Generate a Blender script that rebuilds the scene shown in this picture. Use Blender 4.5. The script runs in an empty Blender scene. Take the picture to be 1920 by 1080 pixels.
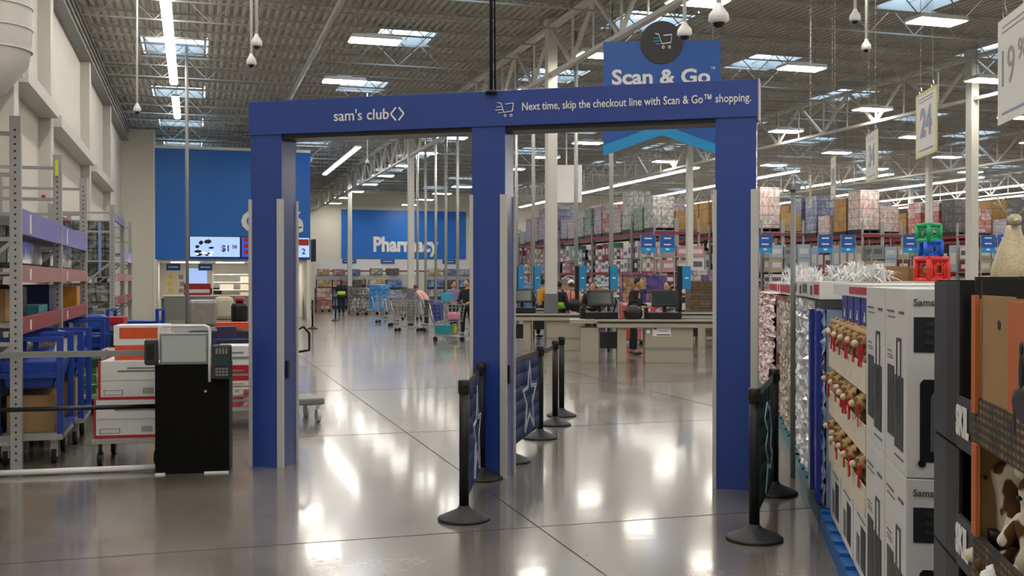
import bpy, bmesh, math, random
from mathutils import Vector, Matrix
random.seed(7)
R = math.radians
COL = bpy.context.scene.collection
SC = bpy.context.scene
# ------------------------------------------------------------------ camera, world, exposure
YAW = R(16.6); CN, SN = math.cos(YAW), math.sin(YAW)
EYE = 1.65; F = 2000.0; HOR = 525.0
cam_d = bpy.data.cameras.new('camera'); cam_d.sensor_width = 36; cam_d.lens = F/1920*36
cam_d.clip_end = 400; cam_d.clip_start = 0.05
cam = bpy.data.objects.new('camera', cam_d); COL.objects.link(cam)
cam.location = (0, 0, EYE); cam.rotation_euler = (R(90)-math.atan((540-HOR)/F), 0, -YAW)
SC.camera = cam
W = bpy.data.worlds.new('sky'); SC.world = W; W.use_nodes = True
W.node_tree.nodes['Background'].inputs[0].default_value = (0.58, 0.76, 1.0, 1)
W.node_tree.nodes['Background'].inputs[1].default_value = 1.5
SC.view_settings.view_transform = 'Standard'; SC.view_settings.look = 'None'
SC.view_settings.gamma = 1; SC.view_settings.use_curve_mapping = False
SC.view_settings.exposure = 1.75
LAMP = 13.0      # emission of the lamp diffusers
SC.cycles.max_bounces = 7; SC.cycles.diffuse_bounces = 4; SC.cycles.glossy_bounces = 3
SC.cycles.sample_clamp_indirect = 6

# world frame: +Y runs along the left wall into the store, +X to the right; camera looks 16.6 degrees right of +Y
def cw(X, Z): return (X*CN+Z*SN, -X*SN+Z*CN)          # camera ground frame -> world
def gp(px, py):                                       # floor point seen at a pixel
    Z = EYE*F/(py-HOR); return cw((px-960)/F*Z, Z)
def pz(px, Z): return cw((px-960)/F*Z, Z)             # point at a pixel column and distance
def hz(py, Z): return EYE+(HOR-py)/F*Z
def LX(px, s):
    t = (px-960)/F; return (t*CN*s+s*SN)/(CN-t*SN)
def HY(py, l, s): return EYE+(HOR-py)/F*(l*SN+s*CN)

# ------------------------------------------------------------------ materials
def hexc(h):
    h = h.lstrip('#'); v = [int(h[i:i+2], 16)/255 for i in (0, 2, 4)]
    return tuple((x/12.92 if x <= .04045 else ((x+.055)/1.055)**2.4) for x in v)+(1,)
MATS = {}
def mat(name, col='808080', rough=.5, metal=0, noise=0, nscale=8, emit=0, spec=.5, bump=0):
    if name in MATS: return MATS[name]
    m = bpy.data.materials.new(name); m.use_nodes = True; nt = m.node_tree; b = nt.nodes['Principled BSDF']
    c = hexc(col); b.inputs['Base Color'].default_value = c
    b.inputs['Roughness'].default_value = rough; b.inputs['Metallic'].default_value = metal
    b.inputs['Specular IOR Level'].default_value = spec
    if emit:
        b.inputs['Emission Color'].default_value = c; b.inputs['Emission Strength'].default_value = emit
    n = nt.nodes.new('ShaderNodeTexNoise'); n.inputs['Scale'].default_value = nscale; n.inputs['Detail'].default_value = 4
    tc = nt.nodes.new('ShaderNodeTexCoord'); nt.links.new(tc.outputs['Object'], n.inputs['Vector'])
    if noise and not emit:
        r = nt.nodes.new('ShaderNodeMix'); r.data_type = 'RGBA'
        r.inputs[6].default_value = tuple(x*(1-noise) for x in c[:3])+(1,)
        r.inputs[7].default_value = tuple(min(1, x*(1+noise)) for x in c[:3])+(1,)
        nt.links.new(n.outputs['Fac'], r.inputs[0]); nt.links.new(r.outputs[2], b.inputs['Base Color'])
    if bump:
        bp = nt.nodes.new('ShaderNodeBump'); bp.inputs['Strength'].default_value = bump
        nt.links.new(n.outputs['Fac'], bp.inputs['Height']); nt.links.new(bp.outputs['Normal'], b.inputs['Normal'])
    MATS[name] = m; return m
def case_mat(name, a, b_, mortar, bw=.3, bh=.15, rough=.35, contrast=.5):
    """printed cases / shrink-wrapped packs: a brick grid of alternating cases with print blots"""
    if name in MATS: return MATS[name]
    m = bpy.data.materials.new(name); m.use_nodes = True; nt = m.node_tree; P = nt.nodes['Principled BSDF']
    P.inputs['Roughness'].default_value = rough
    tc = nt.nodes.new('ShaderNodeTexCoord'); g = nt.nodes.new('ShaderNodeNewGeometry')
    sx = nt.nodes.new('ShaderNodeSeparateXYZ'); nt.links.new(tc.outputs['Object'], sx.inputs[0])
    ad = nt.nodes.new('ShaderNodeMath'); ad.operation = 'ADD'
    nt.links.new(sx.outputs[0], ad.inputs[0]); nt.links.new(sx.outputs[1], ad.inputs[1])
    cb = nt.nodes.new('ShaderNodeCombineXYZ'); nt.links.new(ad.outputs[0], cb.inputs[0]); nt.links.new(sx.outputs[2], cb.inputs[1])
    br = nt.nodes.new('ShaderNodeTexBrick'); br.inputs['Scale'].default_value = 1
    br.inputs['Brick Width'].default_value = bw; br.inputs['Row Height'].default_value = bh
    br.inputs['Mortar Size'].default_value = .006; br.offset = 0
    br.inputs['Color1'].default_value = hexc(a); br.inputs['Color2'].default_value = hexc(b_); br.inputs['Mortar'].default_value = hexc(mortar)
    nt.links.new(cb.outputs[0], br.inputs['Vector'])
    n = nt.nodes.new('ShaderNodeTexNoise'); n.inputs['Scale'].default_value = 9; n.inputs['Detail'].default_value = 3
    oi = nt.nodes.new('ShaderNodeObjectInfo'); av = nt.nodes.new('ShaderNodeVectorMath'); av.operation = 'ADD'
    nt.links.new(tc.outputs['Object'], av.inputs[0]); 
    mm = nt.nodes.new('ShaderNodeMath'); mm.operation = 'MULTIPLY'; mm.inputs[1].default_value = 50
    nt.links.new(oi.outputs['Random'], mm.inputs[0]); nt.links.new(mm.outputs[0], av.inputs[1])
    nt.links.new(av.outputs[0], n.inputs['Vector'])
    rp = nt.nodes.new('ShaderNodeValToRGB'); rp.color_ramp.elements[0].position = .45; rp.color_ramp.elements[1].position = .55
    rp.color_ramp.elements[0].color = (1-contrast,)*3+(1,); rp.color_ramp.elements[1].color = (1, 1, 1, 1)
    nt.links.new(n.outputs['Fac'], rp.inputs[0])
    mx = nt.nodes.new('ShaderNodeMix'); mx.data_type = 'RGBA'; mx.blend_type = 'MULTIPLY'; mx.inputs[0].default_value = 1
    nt.links.new(br.outputs['Color'], mx.inputs[6]); nt.links.new(rp.outputs[0], mx.inputs[7]); nt.links.new(mx.outputs[2], P.inputs['Base Color'])
    MATS[name] = m; return m
def floor_mat():
    m = bpy.data.materials.new('polished_concrete'); m.use_nodes = True; nt = m.node_tree; P = nt.nodes['Principled BSDF']
    tc = nt.nodes.new('ShaderNodeTexCoord')
    n = nt.nodes.new('ShaderNodeTexNoise'); n.inputs['Scale'].default_value = .9; n.inputs['Detail'].default_value = 8; n.inputs['Roughness'].default_value = .6
    n2 = nt.nodes.new('ShaderNodeTexNoise'); n2.inputs['Scale'].default_value = 22; n2.inputs['Detail'].default_value = 5
    nt.links.new(tc.outputs['Object'], n.inputs['Vector']); nt.links.new(tc.outputs['Object'], n2.inputs['Vector'])
    r = nt.nodes.new('ShaderNodeValToRGB'); e = r.color_ramp.elements
    e[0].position = .3; e[0].color = hexc('5d5850'); e[1].position = .72; e[1].color = hexc('857e73')
    nt.links.new(n.outputs['Fac'], r.inputs[0])
    mx = nt.nodes.new('ShaderNodeMix'); mx.data_type = 'RGBA'; mx.blend_type = 'OVERLAY'; mx.inputs[0].default_value = .28
    nt.links.new(r.outputs[0], mx.inputs[6]); nt.links.new(n2.outputs['Fac'], mx.inputs[7]); nt.links.new(mx.outputs[2], P.inputs['Base Color'])
    rr = nt.nodes.new('ShaderNodeMapRange'); rr.inputs[3].default_value = .17; rr.inputs[4].default_value = .30
    nt.links.new(n.outputs['Fac'], rr.inputs[0]); nt.links.new(rr.outputs[0], P.inputs['Roughness'])
    P.inputs['Specular IOR Level'].default_value = .9
    P.inputs['Coat Weight'].default_value = .5; P.inputs['Coat Roughness'].default_value = .09
    n3 = nt.nodes.new('ShaderNodeTexNoise'); n3.inputs['Scale'].default_value = 3.5; n3.inputs['Detail'].default_value = 2
    nt.links.new(tc.outputs['Object'], n3.inputs['Vector'])
    bp = nt.nodes.new('ShaderNodeBump'); bp.inputs['Strength'].default_value = .018; bp.inputs['Distance'].default_value = .05
    nt.links.new(n3.outputs['Fac'], bp.inputs['Height']); nt.links.new(bp.outputs['Normal'], P.inputs['Normal']); nt.links.new(bp.outputs['Normal'], P.inputs['Coat Normal'])
    return m
def block_mat(name, col):
    m = mat(name, col, .75, noise=.06, nscale=3)
    nt = m.node_tree; P = nt.nodes['Principled BSDF']
    tc = nt.nodes.new('ShaderNodeTexCoord'); sx = nt.nodes.new('ShaderNodeSeparateXYZ'); nt.links.new(tc.outputs['Object'], sx.inputs[0])
    cb = nt.nodes.new('ShaderNodeCombineXYZ'); nt.links.new(sx.outputs[1], cb.inputs[0]); nt.links.new(sx.outputs[2], cb.inputs[1])
    br = nt.nodes.new('ShaderNodeTexBrick'); br.inputs['Scale'].default_value = 1; br.inputs['Brick Width'].default_value = .4; br.inputs['Row Height'].default_value = .2
    br.inputs['Mortar Size'].default_value = .006; nt.links.new(cb.outputs[0], br.inputs['Vector'])
    bp = nt.nodes.new('ShaderNodeBump'); bp.inputs['Strength'].default_value = .6; bp.inputs['Distance'].default_value = .01; bp.invert = True
    nt.links.new(br.outputs['Fac'], bp.inputs['Height']); nt.links.new(bp.outputs['Normal'], P.inputs['Normal'])
    return m
FLOOR = floor_mat()
CREAM = block_mat('cream_block_wall', 'd6d2c6')
CREAMP = mat('cream_paint', 'd9d5c7', .7, noise=.03)
STEELW = mat('white_painted_steel', 'c9c8bf', .5, noise=.04)
DECK = mat('galvanised_deck', 'b4b0a6', .6, 0, noise=.10, nscale=2)
JOIST = mat('joist_grey_paint', 'a3a49e', .5, .1)
LAMPM = mat('lamp_diffuser', 'fff6ea', .5, emit=LAMP)
STRIPM = mat('strip_diffuser', 'fff6ec', .5, emit=LAMP*.55)
WHITE = mat('white_plastic', 'e6e6e3', .4)
BLACK = mat('black_plastic', '0e0e0f', .4)
BLKM = mat('black_satin_metal', '0a0a0b', .55)
DGREY = mat('dark_grey_plastic', '2d2f30', .45)
GREY = mat('mid_grey', '858684', .5)
LGREY = mat('light_grey_metal', 'a9aba8', .4, .3)
CHROME = mat('bright_steel', 'b9bbbb', .25, .9)
GATE = mat('gate_blue_panel', '27438f', .33, noise=.02, nscale=1)
GATES = mat('gate_inner_panel_blue', '3a4c86', .22, spec=.8)
TRIM = mat('gate_trim_grey', 'bdbdb8', .45)
BLUEW = mat('wall_blue', '126bc4', .45)
SBLUE = mat('sign_blue', '1556a8', .45)
LBLUE = mat('sign_light_blue', '1794cf', .45)
RED = mat('red_plastic', 'b51e28', .4)
BEAMR = mat('beam_red', '8e2a33', .45)
KRAFT = mat('kraft_cardboard', '9c7c54', .8, noise=.08, nscale=5)
CREAMC = mat('cream_cardboard', 'd9d0ba', .7, noise=.04)
WCARD = mat('white_cardboard', 'dededb', .55, noise=.03)
TAN = mat('counter_taupe', 'a89f8c', .5, noise=.03)
RUBBER = mat('rubber', '1a1a1a', .8)
CARTB = mat('cart_blue', '1d3f96', .4)

# ------------------------------------------------------------------ mesh builder
class MB:
    def __init__(s): s.bm = bmesh.new()
    def quad(s, pts, mi=0):
        f = s.bm.faces.new([s.bm.verts.new(p) for p in pts]); f.material_index = mi; return f
    def box(s, x0, x1, y0, y1, z0, z1, mi=0, M=None):
        p = [Vector(v) for v in ((x0,y0,z0),(x1,y0,z0),(x1,y1,z0),(x0,y1,z0),(x0,y0,z1),(x1,y0,z1),(x1,y1,z1),(x0,y1,z1))]
        if M: p = [M @ v for v in p]
        v = [s.bm.verts.new(q) for q in p]
        for f in ((0,3,2,1),(4,5,6,7),(0,1,5,4),(1,2,6,5),(2,3,7,6),(3,0,4,7)):
            s.bm.faces.new([v[i] for i in f]).material_index = mi
        return s
    def bar(s, a, b, w=.03, h=None, mi=0):
        a, b = Vector(a), Vector(b); h = h or w; d = b-a; L = d.length
        if L < 1e-6: return s
        d.normalize(); up = Vector((0,0,1)) if abs(d.z) < .95 else Vector((0,1,0))
        x = d.cross(up).normalized(); z = x.cross(d).normalized()
        v = [s.bm.verts.new(p+x*sx*w/2+z*sz*h/2) for p in (a, b) for sx, sz in ((-1,-1),(1,-1),(1,1),(-1,1))]
        for f in ((3,2,1,0),(4,5,6,7),(0,1,5,4),(1,2,6,5),(2,3,7,6),(3,0,4,7)):
            s.bm.faces.new([v[i] for i in f]).material_index = mi
        return s
    def tube(s, pts, r, n=8, mi=0, caps=True):
        pts = [Vector(p) for p in pts]; rr = r if isinstance(r, (list, tuple)) else [r]*len(pts); rings = []
        px = None
        for i, p in enumerate(pts):
            d = (pts[min(i+1, len(pts)-1)]-pts[max(i-1, 0)]).normalized()
            if px is None:
                up = Vector((0,0,1)) if abs(d.z) < .9 else Vector((1,0,0)); px = d.cross(up).normalized()
            else: px = (px-d*px.dot(d)).normalized()
            y = d.cross(px)
            rings.append([s.bm.verts.new(p+(px*math.cos(2*math.pi*k/n)+y*math.sin(2*math.pi*k/n))*rr[i]) for k in range(n)])
        for a, b in zip(rings, rings[1:]):
            for k in range(n):
                f = s.bm.faces.new((a[k], a[(k+1)%n], b[(k+1)%n], b[k])); f.material_index = mi; f.smooth = n > 5
        if caps:
            s.bm.faces.new(rings[0][::-1]).material_index = mi; s.bm.faces.new(rings[-1]).material_index = mi
        return s
    def lathe(s, prof, n=24, c=(0,0,0), mi=0):
        rings = []
        for r, z in prof:
            r = max(r, .0005)
            rings.append([s.bm.verts.new((c[0]+r*math.cos(2*math.pi*k/n), c[1]+r*math.sin(2*math.pi*k/n), c[2]+z)) for k in range(n)])
        for a, b in zip(rings, rings[1:]):
            for k in range(n):
                f = s.bm.faces.new((a[k], a[(k+1)%n], b[(k+1)%n], b[k])); f.material_index = mi; f.smooth = True
        s.bm.faces.new(rings[0][::-1]).material_index = mi; s.bm.faces.new(rings[-1]).material_index = mi
        return s
    def prism(s, poly, y0, y1, mi=0):      # poly in (x, z), extruded along y
        a = [s.bm.verts.new((x, y0, z)) for x, z in poly]; b = [s.bm.verts.new((x, y1, z)) for x, z in poly]
        s.bm.faces.new(a).material_index = mi; s.bm.faces.new(b[::-1]).material_index = mi
        for k in range(len(poly)):
            j = (k+1) % len(poly); s.bm.faces.new((a[j], a[k], b[k], b[j])).material_index = mi
        return s
    def ball(s, c, r, mi=0, sub=2, M=None):
        rr = r if isinstance(r, (list, tuple)) else (r, r, r)
        T = Matrix.Translation(c) @ (M or Matrix.Identity(4)) @ Matrix.Diagonal((*rr, 1))
        g = bmesh.ops.create_icosphere(s.bm, subdivisions=sub, radius=1, matrix=T)
        for v in g['verts']:
            for f in v.link_faces: f.material_index = mi; f.smooth = True
        return s
    def build(s, name, mats, parent=None, loc=(0,0,0), rz=0, bevel=0, recalc=True):
        if recalc: bmesh.ops.recalc_face_normals(s.bm, faces=s.bm.faces)
        me = bpy.data.meshes.new(name); s.bm.to_mesh(me); s.bm.free()
        for m in (mats if isinstance(mats, (list, tuple)) else [mats]): me.materials.append(m)
        o = bpy.data.objects.new(name, me); COL.objects.link(o); o.parent = parent
        o.location = loc; o.rotation_euler = (0, 0, rz)
        if bevel:
            b = o.modifiers.new('bevel', 'BEVEL'); b.width = bevel; b.segments = 2; b.limit_method = 'ANGLE'
        return o
def tag(o, label, cat, group=None):
    o['label'] = label; o['category'] = cat
    if group: o['group'] = group
    return o
def thing(name, label, cat, loc=(0,0,0), rz=0, group=None):
    o = bpy.data.objects.new(name, None); COL.objects.link(o); o.location = loc; o.rotation_euler = (0,0,rz)
    o.empty_display_size = .1
    return tag(o, label, cat, group)
def struct(o, ): o['kind'] = 'structure'; return o
def kids(o): return [c for c in bpy.data.objects if c.parent == o]
def tree(o): return (o, [tree(c) for c in kids(o)])
def dup(t, loc, rz=0, label=None, group=None, parent=None):
    src, ch = t; c = src.copy(); COL.objects.link(c)
    if parent is None:
        c.location = loc; c.rotation_euler = (0,0,rz)
        if label: c['label'] = label
        if group: c['group'] = group
    c.parent = parent
    for k in ch: dup(k, None, parent=c)
    return c
def text(s, size, m, parent, loc, rot=(R(90),0,0), bold=0, ext=.003, align='CENTER', name='lettering', sx=1, space=1, fit=None):
    cu = bpy.data.curves.new(name, 'FONT'); cu.body = s; cu.size = size; cu.align_x = align; cu.align_y = 'CENTER'
    cu.offset = bold; cu.extrude = ext; cu.space_character = space; cu.resolution_u = 3
    t = bpy.data.objects.new('tmp', cu); COL.objects.link(t)
    bpy.context.view_layer.update()
    me = bpy.data.meshes.new_from_object(t.evaluated_get(bpy.context.evaluated_depsgraph_get()))
    bpy.data.objects.remove(t); me.materials.clear(); me.materials.append(m)
    o = bpy.data.objects.new(name, me); COL.objects.link(o); o.parent = parent; o.location = loc; o.rotation_euler = rot
    if fit: xs = [v.co.x for v in me.vertices]; sx = fit/(max(xs)-min(xs))
    o.scale = (sx, 1, 1)
    return o

# ------------------------------------------------------------------ room shell
XL, XR, YB, YF = -2.8, 62.0, 80.0, -14.0
ZD = 8.35
b = MB(); b.box(XL-.3, XR+.3, YF-.3, YB+.3, -.2, 0); struct(b.build('floor', FLOOR))
# saw-cut joints in the slab
b = MB()
for x in [XL+k*4.3+.70 for k in range(0, 14)]: b.box(x-.004, x+.004, YF, YB, 0, .0012)
for y in [2.17+k*4.6 for k in range(-3, 17)]: b.box(XL, XR, y-.004, y+.004, 0, .0012)
struct(b.build('trim_1', mat('joint_dark', '3a3836', .8)))
# corrugated deck with skylight openings
SKY = []
for l, s0 in ((-.5, 32.2), (5.55, 29.2), (11.3, 25.5), (16.8, 21.6), (22.6, 33.7), (28.4, 29.5), (34.2, 25.5), (40, 33), (45.7, 29), (51.4, 37)):
    for k in range(-5, 8):
        y = s0+7.75*k
        if -10 < y < 78: SKY.append((l, y))
skx = sorted({l for l, _ in SKY}); SW, SD = .82, 1.1
b = MB(); p = .2; nx = int((XR-XL)/p)
for i in range(nx+1):
    x = XL+i*p; hole = [l for l in skx if l-SW-.02 < x+p/2 < l+SW+.02]
    segs = [(YF, YB)]
    if hole:
        ys = sorted(y for l, y in SKY if l == hole[0]); segs = []; c = YF
        for y in ys: segs.append((c, y-SD)); c = y+SD
        segs.append((c, YB))
    prof = [(x, ZD), (x+.07, ZD), (x+.1, ZD+.07), (x+.17, ZD+.07), (x+p, ZD)]
    for y0, y1 in segs:
        for (xa, za), (xb, zb) in zip(prof, prof[1:]):
            b.quad([(xa, y0, za), (xa, y1, za), (xb, y1, zb), (xb, y0, zb)])
struct(b.build('ceiling', DECK, recalc=False))
PANE = bpy.data.materials.new('skylight_acrylic'); PANE.use_nodes = True; nt = PANE.node_tree; nt.nodes.remove(nt.nodes['Principled BSDF'])
tr = nt.nodes.new('ShaderNodeBsdfTransparent'); tl = nt.nodes.new('ShaderNodeBsdfTranslucent'); mx = nt.nodes.new('ShaderNodeMixShader')
mx.inputs[0].default_value = .35; tl.inputs[0].default_value = (.9, .95, 1, 1)
nt.links.new(tr.outputs[0], mx.inputs[1]); nt.links.new(tl.outputs[0], mx.inputs[2]); nt.links.new(mx.outputs[0], nt.nodes['Material Output'].inputs[0])
b = MB(); 
for sx in (-1, 1): b.box(sx*SW-.03, sx*SW+.03, -SD, SD, 0, .35)
for sy in (-1, 1): b.box(-SW, SW, sy*SD-.03, sy*SD+.03, 0, .35)
for x in (-.28, .28): b.box(x-.012, x+.012, -SD, SD, .2, .23)
fr = b.build('window_1', JOIST)
b = MB(); b.quad([(-SW, -SD, .33), (SW, -SD, .33), (SW, SD, .33), (-SW, SD, .33)]); pn = b.build('glass_pane', PANE, fr)
struct(fr); t = tree(fr); fr.location = (*SKY[0], ZD)
for i, (l, y) in enumerate(SKY[1:]):
    o = dup(t, (l, y, ZD)); o.name = 'window_%d' % (i+2)
# walls
b = MB(); b.box(XL-.25, XL, YF, YB, 0, ZD+.1)
struct(b.build('wall_left', CREAM))
b = MB(); b.box(XR, XR+.2, YF, YB, 0, ZD+.1); struct(b.build('wall_right', CREAMP))
b = MB(); b.box(XL, XR, YF-.2, YF, 0, ZD+.1); struct(b.build('wall_front', CREAMP))
b = MB(); b.box(XL, XR, YB, YB+.2, 0, ZD+.1); struct(b.build('wall_back', CREAMP))
# pilasters, ledge, head beams and rails on the left wall
n = 1
for y in (13, 17.7, 22, 29.8, 37):
    b = MB(); b.box(XL, XL+.22, y-.22, y+.22, 0, 7.3); o = b.build('trim_%d' % (n+1), STEELW); struct(o); n += 1
for y0, y1, z in ((8, 12.78, 4.7), (13.22, 17.48, 4.7), (17.92, 21.78, 4.7), (22.22, 29.58, 4.6), (30.02, 36.78, 4.5)):
    b = MB(); b.box(XL, XL+.36, y0, y1, z, z+.22); o = b.build('trim_%d' % (n+1), STEELW); struct(o); n += 1
b = MB()
for k in range(3): b.bar((XL+.30+.03*k, 3, 7.42+.12*k), (XL+.30+.03*k, 45, 7.42+.12*k), .05)
b.box(XL, XL+.28, 3, 45.9, 7.3, 7.36)
o = b.build('trim_%d' % (n+1), GREY); struct(o); n += 1
# wall that closes the left bay beside the cafe
b = MB(); b.box(XL, LX(288, 46), 46, 46.3, 0, HY(243, -2, 46)); b.box(LX(288, 46), LX(288, 46)+.06, 45.96, 46.3, 0, HY(243, -2, 46), 1)
o = b.build('wall_cafe_side', [CREAMP, WHITE]); struct(o)

# ------------------------------------------------------------------ joists, girders, columns
GX = [8.7, 21.5, 34.3, 47.1, 59.9]; bays = [XL]+GX
def joist_mesh(L):
    b = MB(); b.bar((0, 0, .60), (L, 0, .60), .06, .05); b.bar((0, 0, 0), (L, 0, 0), .045, .035)
    n = max(2, round(L/1.25)); d = L/n
    for i in range(n):
        b.bar((i*d, 0, .6), (i*d+d/2, 0, 0), .02); b.bar((i*d+d/2, 0, 0), ((i+1)*d, 0, .6), .02)
    return b
jm = {}
for i in range(5):
    x0, x1 = bays[i], bays[i+1]; L = round(x1-x0, 2)
    for k in range(2 if i else 0, 36):
        y = 9+1.83*k+.6
        if y > 79: break
        if L not in jm:
            o = joist_mesh(L).build('roof_joist', JOIST); jm[L] = o
        else: o = jm[L].copy(); COL.objects.link(o)
        o.location = (x0, y, ZD-.67)
        side = ['between the left wall and the first column line', 'between the first and second column lines', 'between the second and third column lines', 'between the third and fourth column lines', 'beyond the fourth column line at far right'][i]
        tag(o, 'light grey open web steel roof joist '+side, 'roof joist', 'roof joists '+side)
def girder():
    b = MB(); H = 1.2; L = 18.3; n = 6; d = L/n
    b.bar((0, 0, H), (0, L, H), .16, .1); b.bar((0, 0, 0), (0, L, 0), .15, .09)
    for i in range(n):
        b.bar((0, i*d, H), (0, i*d+d/2, 0), .08); b.bar((0, i*d+d/2, 0), (0, (i+1)*d, H), .08)
        b.bar((.03, i*d+d/2, 0), (.03, i*d+d/2, H), .05)
        b.bar((-.03, i*d, 0), (-.03, i*d, H), .04)
    return b
g0 = girder().build('roof_girder', STEELW)
cb = MB(); cb.box(-.125, .125, -.125, .125, 0, ZD-.1); cb.box(-.16, .16, -.16, .16, ZD-.35, ZD-.1)
c0 = thing('steel_column', 'x', 'column'); shaft = cb.build('shaft', STEELW, c0)
gb = MB(); gb.box(-.14, .14, -.14, .14, 0, 1.3); gb.build('base_guard', mat('guard_grey', '6d6e6c', .6), c0)
ct = tree(c0); first = [True, True]
where = {8.7: 'nearest column line', 21.5: 'second column line', 34.3: 'third column line', 47.1: 'fourth column line', 59.9: 'fifth column line'}
for gi, x in enumerate(GX):
    for k, y in enumerate((7.4, 25.7, 44.0, 62.3)):
        if y+18 > 81: pass
        o = g0 if first[0] else g0.copy()
        if not first[0]: COL.objects.link(o)
        first[0] = False; o.location = (x, y, ZD-1.5)
        tag(o, 'heavy grey W-web roof girder on the '+where[x], 'roof girder', 'girders on the '+where[x])
        if k == 0 and x > 10: continue
        if k == 0: continue
        lab = ('thick white steel column' + (' with grey guard rising behind the checkout counters' if (gi, k) == (0, 1) else
               ' far behind the open gate in front of the pharmacy wall' if gi == 0 else
               ' rising behind the black power tool cartons' if (gi, k) == (1, 1) else ' beyond the merchandise, on the '+where[x]))
        if first[1]: o = c0; o.location = (x, y, 0); o['label'] = lab; first[1] = False
        else: o = dup(ct, (x, y, 0), 0, lab)
        o['group'] = 'white columns on the '+where[x]

# ------------------------------------------------------------------ lamps
hb = thing('high_bay_light', 'x', 'ceiling light')
b = MB(); b.prism([(-.56, .09), (-.6, .0), (.6, .0), (.56, .09)], -.3, .3); b.box(-.2, .2, -.1, .1, .09, .16); b.build('housing', WHITE, hb)
b = MB(); b.box(-.56, .56, -.27, .27, -.02, .0); b.build('diffuser', LAMPM, hb)
b = MB(); b.tube([(-.4, 0, .08), (-.4, 0, 1.16)], .008, 5); b.tube([(.4, 0, .08), (.4, 0, 1.16)], .008, 5); b.bar((-.4, 0, .13), (.4, 0, .13), .012); b.build('hanger', GREY, hb)
ht = tree(hb); first = True
rows = [(4.04, 80), (9.65, 79), (15.3, 79), (21.2, 46), (26.9, 46), (32.6, 46), (38.3, 46), (44, 46), (49.7, 46), (55.4, 46)]
for li, (l, ym) in enumerate(rows):
    for k in range(-6, 12):
        y = 19.4+5.3*k
        if y > ym or y < -11: continue
        if l < 5 and y > 43: continue
        o_ = ['first', 'second', 'third', 'fourth', 'fifth', 'sixth', 'seventh', 'eighth', 'ninth', 'tenth'][li]
        lab = 'rectangular white high bay light in the %s lamp row from the left wall' % o_
        grp = 'high bay lights of the %s row' % o_
        if first: o = hb; o.location = (l, y, 7.2); o['label'] = lab; o['group'] = grp; first = False
        else: o = dup(ht, (l, y, 7.2), 0, lab, grp)
st = thing('strip_light', 'x', 'strip light')
b = MB(); b.box(-.11, .11, -1.2, 1.2, .0, .07); b.build('housing', WHITE, st)
b = MB(); b.prism([(-.12, 0), (-.08, -.05), (.08, -.05), (.12, 0)], -1.19, 1.19); b.build('diffuser', STRIPM, st)
b = MB(); b.tube([(0, -.9, .05), (0, -.9, 1.16)], .006, 5); b.tube([(0, .9, .05), (0, .9, 1.16)], .006, 5); b.bar((0, -.9, .08), (0, .9, .08), .012); b.build('hanger', GREY, st)
tt = tree(st); first = True
def strip(x, y, z, lab, grp):
    global first
    if first: st.location = (x, y, z); st['label'] = lab; st['group'] = grp; first = False
    else: dup(tt, (x, y, z), 0, lab, grp)
for k in range(-10, 12):
    y = 14+2.42*k
    if k in (9,): continue
    strip(-.58, y, 7.72, 'bright fluorescent strip in the continuous line above the left aisle', 'strip lights above the left aisle')
for k in range(5): strip(6.7, 46.5+2.45*k, 7.3, 'bright fluorescent strip beside the girder beyond the cafe', 'strip lights beyond the cafe')
ORD_ = ['first', 'second', 'third', 'fourth', 'fifth', 'sixth']
for j, l in enumerate((23.8, 29.4, 35, 40.7, 46.4, 52.1)):
    for k in range(12): strip(l, 49+2.5*k, 7.2, 'fluorescent strip in the %s strip line above the warehouse racks' % ORD_[j], 'strip lights of the %s rack aisle' % ORD_[j])

# ------------------------------------------------------------------ ceiling fittings: camera drops, pipes, hangers
cd = thing('ceiling_camera', 'x', 'security camera')
b = MB(); b.tube([(0,0,.12), (0,0,1)], .022, 8); b.build('drop_pole', WHITE, cd)
b = MB(); b.lathe([(.02, .16), (.035, .12), (.075, .06), (.08, 0), (.06, -.02)], 14); b.build('housing', WHITE, cd)
b = MB(); b.ball((0, 0, -.02), (.05, .05, .045)); b.build('lens_dome', BLACK, cd)
first = True
for px, py, Z, lab in ((258, 208, 22, 'near the left wall'), (472, 120, 17, 'left one of the pair above the left end of the blue gate'), (482, 85, 15.5, 'right one of the pair above the left end of the blue gate'),
                  (1347, 40, 9.5, 'large one above the right end of the hanging app sign'), (1283, 66, 13, 'behind the hanging app sign at its right of the cart badge'), (1602, 38, 15, 'left one of the pair at upper right'),
                  (1623, 92, 17.5, 'right one of the pair at upper right, hanging lower'), (689, 306, 38, 'seen through the left opening of the gate')):
    x, y = pz(px, Z); z = hz(py, Z)
    c = dup(tree(cd), (x, y, z)); c['label'] = 'white dome camera, '+lab
    for k in kids(c):
        if k.name.startswith('drop_pole'): k.scale = (1, 1, 1); k.data = k.data.copy(); 
        if k.name.startswith('drop_pole'):
            for v in k.data.vertices:
                if v.co.z > .5: v.co.z = ZD-.05-z
    if py in (66, 40): c.scale = (1.15, 1.15, 1)
for k in kids(cd): bpy.data.objects.remove(k)
bpy.data.objects.remove(cd)
def vpipe(px, Z, z0, z1, r, lab, m=LGREY, name='power_pole', cat='pole', grp=None):
    x, y = pz(px, Z); b = MB(); b.tube([(0,0,z0), (0,0,z1)], r, 8); b.box(-r*2, r*2, -r*2, r*2, z1-.03, z1)
    return tag(b.build(name, m, None, (x, y, 0)), lab, cat, grp)
x, y = pz(351, 30)
b = MB(); b.tube([(x,y,0), (x,y,ZD-.1)], .05, 10); b.tube([(x,y,0), (x,y,.02)], .12, 12)
tag(b.build('conduit_pole', GREY), 'thin grey pole from floor to roof in front of the left cafe wall', 'pole')
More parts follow.
